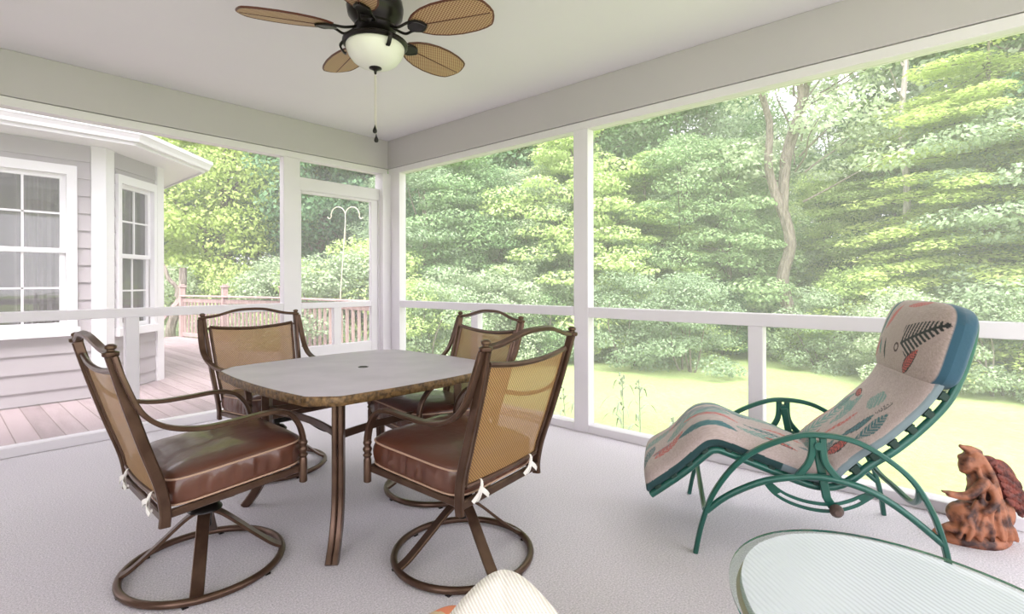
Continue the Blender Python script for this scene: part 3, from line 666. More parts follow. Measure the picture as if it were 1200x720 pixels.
# local y must point to perp=(.909,.417): that is the left of d, so y is +
arc = [(0, 0), (.025, .125), (.07, .258), (.154, .387), (.253, .472), (.381, .532), (.474, .547), (.594, .533), (.70, .478), (.795, .393), (.855, .284), (.89, .18), (.91, .08), (.92, 0)]
low = [(.045, .19), (.11, .25), (.187, .301), (.285, .347), (.412, .375), (.519, .377), (.652, .343), (.766, .274), (.89, .17)]
for y, nm in ((0, 'near'), (CW, 'far')):
    f = MB(); f.bar(catmull([(s, y, z) for s, z in arc], 6), .026, .020, (0, 1, 0)); sf = f.build('side_arch', gm, cs)
    f = MB(); f.tube(catmull([(s, y, z-.004) for s, z in low], 6), .0135, 10); f.build('lower_arch', gm, cs)
    yy = y
    f = MB(); f.bar(catmull([(.448, yy, .535), (.446, yy, .47), (.432, yy, .425), (.395, yy, .372)], 5), .020, .026, (0, 1, 0)); f.build('strut', gm, cs)
    f = MB(); f.bar(catmull([(.486, yy, .535), (.488, yy, .47), (.502, yy, .425), (.54, yy, .378)], 5), .020, .026, (0, 1, 0)); f.build('strut', gm, cs)
    ins = .022 if y == 0 else CW-.022
    f = MB(); f.bar([(.468, ins, .505), (.505, ins, .29), (.525, ins, .255)], .016, .032, (0, 1, 0)); f.build('tilt_lever', gm, cs)
    f = MB()
    f.lathe([(.016, -.02), (.016, .02)], n=14); f.v = [(.468+vx, y+vz, .505+vy) for vx, vy, vz in f.v]; f.build('pivot_bolt', gm, cs)
    # slotted crescent plate
    f = MB(); outer = catmull([(.262, .337), (.30, .285), (.36, .248), (.44, .226), (.52, .226), (.60, .255), (.655, .30), (.69, .335)], 5); 
    outer = catmull([(a, 0, c) for a, c in [(.262, .337), (.30, .288), (.36, .252), (.44, .232), (.52, .232), (.60, .260), (.655, .30), (.69, .332)]], 5)
    inner = catmull([(a, 0, c) for a, c in [(.290, .342), (.335, .305), (.38, .285), (.44, .272), (.52, .272), (.58, .292), (.62, .315), (.665, .338)]], 5)
    for i in range(len(outer)-1):
        t0 = i/(len(outer)-1); slot = .16 < t0 < .80
        A, B, C, D_ = outer[i], outer[i+1], inner[i+1], inner[i]
        bands = [(0, .32), (.68, 1)] if slot else [(0, 1)]
        for u0, u1 in bands:
            q = [A.lerp(D_, u0), B.lerp(C, u0), B.lerp(C, u1), A.lerp(D_, u1)]
            f.rings([[p+Vector((0, ins-.003+(-.008 if y == 0 else .008), 0)) for p in q], [p+Vector((0, ins+.003+(-.008 if y == 0 else .008), 0)) for p in q]])
    f.build('slot_plate', gm, cs, False)
    f = MB(); f.lathe([(.012, -.02), (.020, -.012), (.026, 0), (.024, .014), (.015, .02)], n=14); f.v = [(.531+vx, y-.018*(1 if y == 0 else -1)+vz*(1), .252+vy) for vx, vy, vz in f.v]
    f.build('clamp_knob', M['knob'], cs)
for s, z, dz, ds in ((.04, .19, -.02, .0), (.815, .36, -.10, .03)):
    f = MB(); f.tube(catmull([(s, 0, z), (s+ds*.6, .06, z+dz*.6), (s+ds, .16, z+dz), (s+ds, CW/2, z+dz), (s+ds, CW-.16, z+dz), (s+ds*.6, CW-.06, z+dz*.6), (s, CW, z)], 5), .012, 8); f.build('cross_bar', gm, cs)
fr_pts = [(-.186, .205), (-.05, .315), (.055, .415), (.085, .432), (.12, .428), (.229, .392), (.361, .348), (.47, .318), (.55, .325), (.612, .365), (.672, .425), (.76, .495), (.855, .595), (.931, .695), (.975, .795), (1.005, .90), (1.018, .985), (1.012, 1.03)]
for y in (.06, CW-.06):
    f = MB(); f.tube(catmull([(s, y, z) for s, z in fr_pts], 5), .0155, 10); f.build('seat_rail', gm, cs)
path = catmull([(s, 0, z) for s, z in fr_pts], 8)
acc = [0]
for i in range(1, len(path)): acc.append(acc[-1]+(path[i]-path[i-1]).length)
LT = acc[-1]
def at(l):
    l = max(0, min(LT-1e-4, l)); i = max(k for k in range(len(acc)-1) if acc[k] <= l)
    t = (l-acc[i])/(acc[i+1]-acc[i]); p = path[i].lerp(path[i+1], t)
    a = path[max(i-3, 0)]; c = path[min(i+4, len(path)-1)]; tg = (c-a).normalized(); return p, tg, Vector((-tg.z, 0, tg.x))
k = 19
for i in range(k):
    p, tg, nr = at(.05+(LT-.12)*i/(k-1)); f = MB()
    hh = .006+.022*(.05+(LT-.12)*i/(k-1) > .85); f.bar([p+nr*hh+Vector((0, .055, 0)), p+nr*hh+Vector((0, CW-.055, 0))], .042, .004, tg)
    for y in (.06, CW-.06):
        f.bar([p+Vector((0, y, 0)), p+nr*(.020+.018*(.05+(LT-.12)*i/(k-1) > .85))+Vector((0, y, 0))], .034, .026, tg)
    f.build('seat_strap', M['strap'], cs)
# --- printed cushion
def srgb(c): return np.array(lin(c))
def motif(C, U, V, cx, cy, ang, L, W, col, kind='feather', col2=None):
    a = R(ang); du, dv = U-cx, V-cy; p = du*math.cos(a)+dv*math.sin(a); q = -du*math.sin(a)+dv*math.cos(a)
    t = np.clip(p/L, 0, 1); ok = (p > 0) & (p < L)
    w = W*np.sin(PI*np.clip(t, .02, .98))**.7
    if kind == 'fern':
        w = W*(1-t)**.6*np.clip(t*8, 0, 1)
        ph = ((p-np.abs(q)*.75)/(L/11)) % 1
        mk = ok & (((np.abs(q) < w) & (ph < .55)) | (np.abs(q) < .006)); C[mk] = srgb(col)
    elif kind == 'feather':
        mk = ok & (np.abs(q) < w); C[mk] = srgb(col)
        ph = ((p-np.abs(q)*1.2)/(L/10)) % 1
        if col2: C[mk & ((ph < .3) | (np.abs(q) > w*.78))] = srgb(col2)
    elif kind == 'wash':
        ph = ((p-np.abs(q)*1.0)/(L/9)) % 1
        mk = ok & (np.abs(q) < w); k = (.60*(ph < .6)+.38)[mk][:, None]; C[mk] = C[mk]*(1-k)+srgb(col)*k
    elif kind == 'ring':
        r = np.hypot(du, dv); C[(r < W) & (r > W*.55)] = srgb(col)
TAUPE, TEAL, SAGE, BLK, CORAL, BLUE = (170, 154, 150), (40, 92, 98), (98, 136, 130), (24, 30, 32), (176, 82, 76), (96, 112, 122)
NU, NV = 330, 120
vv = np.concatenate([[-1.0, -1.0], -np.cos(np.linspace(0.0, PI, NV-4)*1.0), [1.0, 1.0]])
us = np.linspace(0, 1, NU); hw, yc = .278, CW/2
pts = np.zeros((NU, NV, 3)); A = np.zeros((NU, NV)); B = np.zeros((NU, NV)); side = np.zeros((NU, NV))
Lc = LT*.835
for i, u in enumerate(us):
    l = u*Lc-.0; p, tg, nr = at(l)
    th = (.088 if l < .75 else .088-.020*min(1, (l-.75)/.15))*max(.05, 1-(1-min(u/.05, 1))**2)**.5*max(.08, 1-(1-min((1-u)/.03, 1))**2)**.5
    th *= 1-.25*math.exp(-((l-.80)/.035)**2)+.06*math.sin(l*23)
    for j in range(NV):
        lift = .016+.020*max(0, min(1, (l-.80)/.12))
        if j == 0 or j == NV-1: y, hgt = vv[j]*hw*.95, lift
        elif j == 1 or j == NV-2: y, hgt = vv[j]*hw*.985, lift+.004
        else:
            v = vv[j]; y = v*hw*(1 if abs(v) < .999 else .995); e = (max(0, 1-abs(v)**5))**.5; hgt = lift+.008+th*(.24+.76*e)*(.92+.08*math.cos(v*2.2))
        q = p+nr*hgt; pts[i, j] = (q.x, yc+y, q.z); A[i, j] = l; B[i, j] = y
        side[i, j] = hgt-lift
C = np.tile(srgb(TAUPE), (NU, NV, 1))
C *= (1+.07*RNG.standard_normal((NU, NV, 1))).clip(.75, 1.25)
# A runs from the feet (0) to the head, B from near (-) to far (+)
for args in [(.18, -.10, 25, .26, .05, SAGE, 'wash'), (.30, .20, -10, .2, .04, TEAL, 'wash'), (.50, .10, 10, .22, .045, SAGE, 'wash'), (.12, .06, 8, .2, .025, CORAL, 'wash'), (.46, -.08, -12, .2, .02, TEAL, 'wash'), (.74, .04, -8, .2, .05, SAGE, 'fern'), (.82, -.19, 20, .16, .03, TEAL, 'wash'), (1.08, .20, 20, .2, .04, SAGE, 'fern'), (1.12, .02, 80, .12, .03, SAGE, 'wash'), (1.02, -.22, 0, .18, .03, TEAL, 'wash'), (.06, .17, 20, .26, .045, SAGE, 'wash'), (.02, -.04, 35, .24, .04, SAGE, 'wash'), (.10, -.20, 18, .20, .028, CORAL, 'wash'), (.03, -.20, 60, .16, .03, TEAL, 'wash'),
             (.33, .12, 8, .26, .05, SAGE, 'wash'), (.42, -.16, 0, .24, .03, SAGE, 'wash'), (.40, .02, 170, .16, .03, BLUE, 'wash'), (.62, .18, -12, .22, .03, BLUE, 'wash'), (.55, -.05, 5, .2, .02, CORAL, 'wash'),
             (.84, .12, 2, .32, .075, SAGE, 'fern'), (1.00, .03, 10, .22, .035, SAGE, 'wash'), (.88, .22, 0, .22, .02, CORAL, 'wash'), (.95, -.03, -6, .18, .013, CORAL, 'wash'), (1.17, -.10, 25, .12, .05, SAGE, 'wash')]:
    motif(C, A, B, *args)
for args in [(.25, -.17, -14, .18, .024, TEAL, 'feather', (70, 110, 112)), (.10, .16, 30, .16, .02, CORAL, 'feather', (120, 70, 70)), (.36, .05, 15, .17, .022, (108, 128, 126), 'feather', TEAL), (.54, -.17, -8, .14, .016, CORAL, 'feather', BLK), (.58, .12, 24, .16, .02, TEAL, 'feather', (120, 150, 144)), (.70, -.12, 12, .16, .020, (92, 116, 120), 'feather', (60, 84, 92)), (.30, -.05, -20, .15, .018, CORAL, 'wash'), (.22, .05, 30, .18, .03, TEAL, 'wash'), (.80, .00, 14, .17, .02, (150, 100, 96), 'feather', (96, 70, 72)), (1.05, .17, -8, .16, .024, (104, 134, 130), 'feather', (70, 96, 98)), (1.20, .08, 70, .10, .02, CORAL, 'feather', BLK), (.985, -.145, -6, .18, .022, (70, 112, 118), 'feather', (36, 62, 74)), (.90, -.20, 4, .115, .03, CORAL, 'feather', BLK), (1.16, -.16, -12, .10, .014, TAUPE, 'feather', (60, 60, 62)), (.09, -.17, 14, .12, .014, CORAL, 'feather', BLUE)]:
    motif(C, A, B, *args)
strip = (side < .034) & (np.abs(B) > hw*.93)
C[strip & (A > .62)] = srgb((112, 126, 132)); C[strip & (A <= .62)] = srgb((22, 58, 60))
b = MB(); V = pts.reshape(-1, 3)
b.rings([[tuple(pts[i, j]) for j in range(NV)] for i in range(NU)])
cu = b.build('cushion', M['print'], cs, True, 75)
def setcol(o, arr):
    at_ = o.data.color_attributes.new('print', 'FLOAT_COLOR', 'POINT'); a = np.ones((len(o.data.vertices), 4), dtype=np.float32)
    a[:, :3] = np.clip(arr.reshape(-1, 3), 0, 1); at_.data.foreach_set('color', a.ravel())
setcol(cu, C)
# --- head pillow: boxy superellipsoid, printed front, teal gusset and back
n1, n2 = 160, 300
e1, e2 = .38, .42
pw = lambda x, e: np.sign(x)*np.abs(x)**e
rho = np.linspace(.006, 1, n1//2); pa = np.arccos(np.clip(rho**(1/e1), 0, 1)); ph = np.concatenate([-pa, pa[::-1]])[:, None]
al = np.linspace(-PI, PI, n2, endpoint=False)+.003; om = np.arctan2(np.sign(np.sin(al))*np.abs(np.sin(al))**(1/e2), np.sign(np.cos(al))*np.abs(np.cos(al))**(1/e2))[None, :]
lx = .308*pw(np.cos(ph), e1)*pw(np.cos(om), e2)      # across
lz = .178*pw(np.cos(ph), e1)*pw(np.sin(om), e2)      # up
ld = .076*pw(np.sin(ph), e1*1.6)+0*om                       # depth (+ toward the back)
bul = 1-.0*lx
ld = np.where(ld < 0, ld*(.65+.5*np.cos(np.clip(lx/.308, -1, 1)*1.3)*np.cos(np.clip(lz/.178, -1, 1)*1.2)), ld)
td = Vector((.27, 0, .963)).normalized(); nd = Vector((.963, 0, -.27))
cx_, cz_ = .945, .905
PX = cx_+ld*nd.x+lz*td.x; PZ = cz_+ld*nd.z+lz*td.z; PY = yc+lx
C2 = np.tile(srgb((166, 149, 143)), (n1, n2, 1)); C2 *= (1+.09*RNG.standard_normal((n1, n2, 1))).clip(.78, 1.22)
U = -lx; Vv = lz    # U grows toward the camera side
for args in [(.05, -.03, 26, .27, .080, BLK, 'fern'), (.09, -.15, 48, .15, .026, CORAL, 'feather', BLK), (-.16, .02, 62, .14, .016, (186, 110, 104), 'feather', CORAL), (-.22, -.02, 75, .15, .016, TEAL, 'feather', (60, 110, 108)),
             (-.115, -.02, -75, .10, .010, BLK, 'feather'), (-.20, .09, 70, .09, .016, TEAL, 'feather', (70, 116, 112)), (-.24, -.12, 60, .10, .016, CORAL, 'wash'), (-.19, -.02, -65, .09, .012, (90, 130, 116), 'feather', TEAL), (-.04, .14, 10, .16, .014, CORAL, 'wash')]:
    motif(C2, U, Vv, *args)
motif(C2, U, Vv, .02, -.05, 0, 0, .022, (60, 34, 34), 'ring')
C2[ld > -.030] = srgb((36, 74, 92))
b = MB(); b.rings([[(PX[i, j], PY[i, j], PZ[i, j]) for j in range(n2)] for i in range(n1)])
pl = b.build('head_pillow', M['print'], cs, True, 75); pl['label'] = 'fern printed head pillow with teal gusset'; setcol(pl, C2)

# ------------------------------------------------------------------ glass topped oval side table
GC = Vector((1.411, .054, 0)); gt = tag(empty('glass_table', GC, .823), 'oval glass topped wicker coffee table near the chaise feet', 'coffee table')
def ell(a, b_, n=72): return [(a*math.cos(2*PI*i/n), b_*math.sin(2*PI*i/n)) for i in range(n)]
b = MB(); b.rings([[(x, y, z) for x, y in ell(.466-e, .378-e)] for e, z in ((.006, .410), (0, .412), (0, .418), (.004, .420), (.030, .420))]); 
for i in range(len(b.mi)): b.mi[i] = 0
mf, ntf, pf = nodes('pattern glass with sky sheen'); pf.inputs['Base Color'].default_value = (.76, .81, .88, 1); pf.inputs['Roughness'].default_value = .12; pf.inputs['Specular IOR Level'].default_value = .9  # pale bluish base has the sky's reflection put into its colour
_tc = N(ntf, 'ShaderNodeTexCoord'); _mp = N(ntf, 'ShaderNodeMapping'); _mp.inputs['Rotation'].default_value = (0, 0, R(88)); ntf.links.new(_tc.outputs['Object'], _mp.inputs[0])
_wv = N(ntf, 'ShaderNodeTexWave'); _wv.inputs['Scale'].default_value = 22; _wv.inputs['Distortion'].default_value = 1.5; ntf.links.new(_mp.outputs[0], _wv.inputs['Vector'])
_b = N(ntf, 'ShaderNodeBump'); _b.inputs['Strength'].default_value = .35; _b.inputs['Distance'].default_value = .003; ntf.links.new(_wv.outputs[1], _b.inputs['Height']); ntf.links.new(_b.outputs[0], pf.inputs['Normal'])
_t2 = N(ntf, 'ShaderNodeBsdfTransparent'); _x = N(ntf, 'ShaderNodeMixShader'); _x.inputs[0].default_value = .25; ntf.links.new(pf.outputs[0], _x.inputs[1]); ntf.links.new(_t2.outputs[0], _x.inputs[2]); ntf.links.new(_x.outputs[0], ntf.nodes['Material Output'].inputs[0])
mg, ntg, _p = nodes('clear glass underside'); _t = N(ntg, 'ShaderNodeBsdfTransparent'); _t.inputs[0].default_value = (.97, .99, .98, 1); ntg.links.new(_t.outputs[0], ntg.nodes['Material Output'].inputs[0])
g = b.build('glass_top', [M['glass'], M['glass_edge'], mg, mf], gt)
for p in g.data.polygons:
    if p.normal.z < -.5: p.material_index = 2
    elif abs(p.normal.z) < .5: p.material_index = 1
    elif len(p.vertices) > 10: p.material_index = 3
b = MB(); pe = ell(.440, .352); ctr = [(0, 0, .404)]; vs = []; uv = []
for k in (1, .75, .5, .25):
    for x, y in pe: vs.append((x*k, y*k, .404)); uv.append((x*k*.7+y*k*.7, y*k*.7-x*k*.7))
n = len(pe); fs = [(r*n+i, r*n+(i+1) % n, (r+1)*n+(i+1) % n, (r+1)*n+i) for r in range(3) for i in range(n)]+[tuple(3*n+i for i in range(n))]
b.add(vs, fs, 0, uv); b.add([(x, y, .385) for x, y in pe]+[(x, y, .404) for x, y in pe], [(i, (i+1) % n, n+(i+1) % n, n+i) for i in range(n)]); b.build('woven_top', M['wicker_white'], gt)
b = MB(); lv = [(.0, 1.0), (.02, 1.02), (.06, .93), (.2, .88), (.33, .93), (.385, 1.0)]; zs = np.linspace(0, .384, 20); vs = []; uv = []
for z in zs:
    k = float(np.interp(z, [a for a, _ in lv], [c for _, c in lv]))
    for i, (x, y) in enumerate(ell(.425, .337)): vs.append((x*k, y*k, z)); uv.append((i*.036, z))
b.add(vs, [(r*72+i, r*72+(i+1) % 72, (r+1)*72+(i+1) % 72, (r+1)*72+i) for r in range(19) for i in range(72)], 0, uv); b.build('wicker_base', M['wicker'], gt)
b = MB(); b.tube([(x*1.03, y*1.03, .39) for x, y in ell(.425, .337)], .013, 8, True); b.build('rolled_rim', M['wicker'], gt)

# ------------------------------------------------------------------ kneeling angel statue (local x = to the right seen from the room)
st = tag(empty('angel_statue', (3.135, -.03, 0), math.atan2(-.75, .6615)), 'small terracotta kneeling angel statue with dark red wings on the carpet by the sill', 'statue')
b = MB(); Q = lambda x, y: (x-400)/1330
def e(px, py, y, rx, ry, rz, rot=None): b.ellipsoid(((px-400)/1330, y, (640-py)/1330), (rx, ry, rz), rot=rot)
ry_ = lambda a: Matrix.Rotation(R(a), 3, 'Y')
e(400, 500, 0, .10, .085, .075); e(300, 480, -.02, .062, .06, .058); e(350, 540, -.04, .085, .06, .045); e(455, 510, .0, .06, .075, .085)
e(430, 400, .0, .050, .055, .095, ry_(-8)); e(440, 310, .0, .048, .060, .07, ry_(-18)); e(410, 245, .0, .042, .045, .05, ry_(-30))
e(375, 175, 0, .042, .042, .045); e(340, 195, -.005, .030, .032, .040); e(318, 205, -.008, .012, .012, .016)
e(540, 500, .015, .065, .07, .085, ry_(20)); e(560, 590, .0, .035, .045, .03); e(480, 590, -.05, .06, .035, .022, ry_(15)); e(240, 555, -.03, .05, .035, .02)
e(392, 160, .0, .046, .047, .040, ry_(35)); e(415, 205, .004, .046, .050, .050, ry_(-25)); e(335, 150, 0, .022, .034, .014, ry_(-35)); e(308, 200, -.008, .007, .008, .012); e(322, 228, -.006, .016, .018, .010)
b.tube(catmull([(.02, 0, .385), (-.02, 0, .402), (-.05, 0, .412), (-.074, 0, .426)], 4), .020, 8, scale=[1]*6+[.9, .8, .7, .6, .5, .4, .25])
for k in range(7):
    a = -1.1+.36*k; b.tube(catmull([(.01+.06*math.sin(a), -.05-.02*math.cos(a), .20), (-.01+.11*math.sin(a), -.055-.035*math.cos(a), .10), (-.01+.145*math.sin(a), -.05-.045*math.cos(a), .035)], 4), .011, 6)
b.tube(catmull([(.0, -.05, .285), (-.045, -.065, .255), (-.085, -.06, .222), (-.125, -.05, .218), (-.165, -.045, .226)], 4), .022, 10, scale=[1.15-.032*i for i in range(17)])
for k in range(5): b.tube([(-.155, -.055+.007*k, .226), (-.178-.004*(2-abs(k-2)), -.06+.009*k, .232)], .0045, 6)
b.tube(catmull([(.01, -.06, .27), (.015, -.085, .21), (-.03, -.09, .165), (-.045, -.07, .16)], 4), .018, 10)
b.tube(catmull([(.0, -.03, .38), (.03, -.05, .30), (.05, -.06, .2), (.045, -.07, .1), (.02, -.075, .05)], 5), .016, 8)
b.tube(catmull([(-.03, -.045, .34), (-.02, -.06, .25), (-.04, -.075, .17), (-.02, -.09, .09)], 5), .011, 8)
for k in range(5): b.tube(catmull([(-.10+.045*k, -.07, .14-.01*k), (-.09+.045*k, -.088, .08), (-.115+.055*k, -.085, .03)], 4), .010, 6)
fg = b.build('figure', M['terracotta'], st)
md = fg.modifiers.new('remesh', 'REMESH'); md.mode = 'VOXEL'; md.voxel_size = .005; md.use_smooth_shade = True
sm = fg.modifiers.new('smooth', 'SMOOTH'); sm.iterations = 3; sm.factor = .5
def wing(yy, sg):
    """folded wing: a bulged shell of overlapping feather rows"""
    b = MB(); b.ellipsoid((.105, yy, .275), (.066, .022, .098), 18, 12, Matrix.Rotation(R(-28), 3, 'Y'))
    for row in range(5):
        for k in range(7-row//2):
            t = (k+.5)/(7-row//2); cx_, cz_2 = .052+.105*t+.012*row, .345-.035*row-.05*t*t-.02*t
            a0 = R(-50-18*t); d = Vector((math.cos(a0), 0, math.sin(a0))); o = Vector((cx_, yy-.018*1+.006*row*0, cz_2)); L = .055
            for s_ in (-1, 1):
                oo = o+Vector((0, (.030 if s_ > 0 else -.004), 0))
                b.sweep([oo, oo+d*L*.4+Vector((0, s_*.004, 0)), oo+d*L*.8+Vector((0, s_*.004, 0)), oo+d*L], [(.013*math.cos(2*PI*i/8), .005*math.sin(2*PI*i/8)) for i in range(8)], (-d.z, 0, d.x), scale=[.6, 1, .9, .35])
    return b.build('wing', M['wing'], st)
wing(.035, 1); wing(-.012, -1)
b = MB(); rock = [(.165*math.cos(a)*(1+.06*math.sin(3*a)), .10*math.sin(a)*(1+.08*math.cos(4*a))) for a in [2*PI*i/28 for i in range(28)]]
b.rings([[(x*k-.01, y*k, z) for x, y in rock] for k, z in ((.98, 0), (1, .008), (.96, .025), (.80, .045), (.4, .05))]); b.build('rock_base', M['terracotta'], st)

# ------------------------------------------------------------------ pillows on a low wicker stool in the foreground
def pillow(name, loc, rot, half, thick, mats, label, ribs=0, mfun=None):
    n = 60; V = []; F = []; mi = []
    for sg in (1, -1):
        for i in range(n+1):
            for j in range(n+1):
                u, v = -1+2*i/n, -1+2*j/n
                k = 1-.07*(u*u+v*v)*0; pu = u*(1-.06*(1-abs(v))**1*abs(u)); pv = v*(1-.06*(1-abs(u))*abs(v))
                # rounded corners
                r = max(abs(u), abs(v)); rr = (abs(u)**5+abs(v)**5)**.2 if r > 0 else 1; f = r/rr if rr else 1
                w = max(0, (1-u*u))**.5*max(0, (1-v*v))**.5
                z = sg*thick*w**.75+(ribs*math.cos(u*PI*26) if ribs and w > .05 else 0)*sg
                V.append((pu*f*half, pv*f*half, z))
    m = (n+1)**2
    for i in range(n):
        for j in range(n):
            q = (i*(n+1)+j, (i+1)*(n+1)+j, (i+1)*(n+1)+j+1, i*(n+1)+j+1); F.append(q); F.append(tuple(m+x for x in reversed(q)))
    b = MB(); b.add(V, F); o = b.build(name, mats, None, True, 80)
    o.location = loc; o.rotation_euler = rot
    tag(o, label, 'cushion'); return o
sto = tag(empty('wicker_stool', (.60, .66, 0)), 'round beige wicker stool under the two throw pillows', 'stool')
b = MB(); zs = np.linspace(.0, .25, 12); vs = []; uv = []
for z in zs:
    k = .39+.02*math.sin(z*12)
    for i in range(48): vs.append((k*math.cos(2*PI*i/48), k*math.sin(2*PI*i/48), z)); uv.append((i*.05, z))
b.add(vs, [(r*48+i, r*48+(i+1) % 48, (r+1)*48+(i+1) % 48, (r+1)*48+i) for r in range(11) for i in range(48)], 0, uv); b.build('wicker_body', M['wicker'], sto)
b = MB(); b.lathe([(.38, .24), (.405, .245), (.408, .26), (.39, .268), (.02, .27)], n=48); b.build('seat', M['wicker_white'], sto)
p2 = pillow('throw_pillow', (.725, .825, .325), (0, 0, R(-3)), .205, .040, [M['tan_cotton'], M['coral_cotton']], 'tan throw pillow with coral edge lying flat, peeking out left of the cream one')
for p in p2.data.polygons:
    if p.center.x > .110: p.material_index = 1
p1 = pillow('throw_pillow', (0, 0, 0), (0, 0, 0), .20, .055, M['ribbed'], 'cream ribbed throw pillow standing on one corner at the bottom edge')
dn = Vector((-.40, -.35, -.85)).normalized(); nm = Vector((-.64, -.56, .53)); nm = (nm-dn*nm.dot(dn)).normalized(); tx = (-dn).cross(nm)
# the corner (1,1) points up the slope
ax = ((-dn)+tx).normalized(); ay = nm.cross(ax)
mm = Matrix((ax, ay, nm)).transposed().to_4x4(); mm.translation = (.538, .494, .480); p1.matrix_world = mm
# ------------------------------------------------------------------ planting
def leaf_cloud(clumps, rng, leaf, density, flat=.6, droop=0):
    """clumps: (cx,cy,cz,rx,ry,rz); leaves scattered on and in each, facing mostly up and out"""
    allv = []
    for cx, cy, cz, rx, ry, rz in clumps:
        n = max(30, int(density*(rx*ry+rx*rz+ry*rz)*4))
        d = rng.standard_normal((n, 3)); d /= np.linalg.norm(d, axis=1)[:, None]
        rad = rng.uniform(.45, 1.08, (n, 1))**.6
        c = d*rad*np.array([rx, ry, rz]); c[:, 2] += -droop*(c[:, 0]**2+c[:, 1]**2)
        c += np.array([cx, cy, cz])
        nrm = d*np.array([.5, .5, .5])+np.array([0, 0, flat])+rng.standard_normal((n, 3))*.45
        nrm /= np.linalg.norm(nrm, axis=1)[:, None]
        t = rng.standard_normal((n, 3)); t -= nrm*np.sum(t*nrm, 1)[:, None]; t /= np.linalg.norm(t, axis=1)[:, None]
        bt = np.cross(nrm, t); L = leaf*rng.uniform(.6, 1.35, (n, 1))
        q = np.stack([c-t*L*.5, c+bt*L*.30-nrm*L*.06, c+t*L*.55-nrm*L*.10, c-bt*L*.30-nrm*L*.06], 1)
        allv.append(q.reshape(-1, 3))
    return np.concatenate(allv)
def leaf_mesh(name, V, m):
    me = bpy.data.meshes.new(name); n = len(V)//4
    me.vertices.add(len(V)); me.vertices.foreach_set('co', V.astype(np.float32).ravel())
    me.loops.add(n*4); me.loops.foreach_set('vertex_index', np.arange(n*4, dtype=np.int32))
    me.polygons.add(n); me.polygons.foreach_set('loop_start', np.arange(0, n*4, 4, dtype=np.int32)); me.polygons.foreach_set('loop_total', np.full(n, 4, dtype=np.int32))
    me.update(calc_edges=True); me.materials.append(m); return me
def limb(b, p0, p1, r0, r1, wob, rng, n=5):
    P = [Vector(p0).lerp(Vector(p1), i/n)+Vector((rng.uniform(-1, 1), rng.uniform(-1, 1), 0))*wob*(0 < i < n) for i in range(n+1)]
    C_ = catmull(P, 3); b.tube(C_, r0, 7, scale=[1+(r1/r0-1)*i/(len(C_)-1) for i in range(len(C_))])
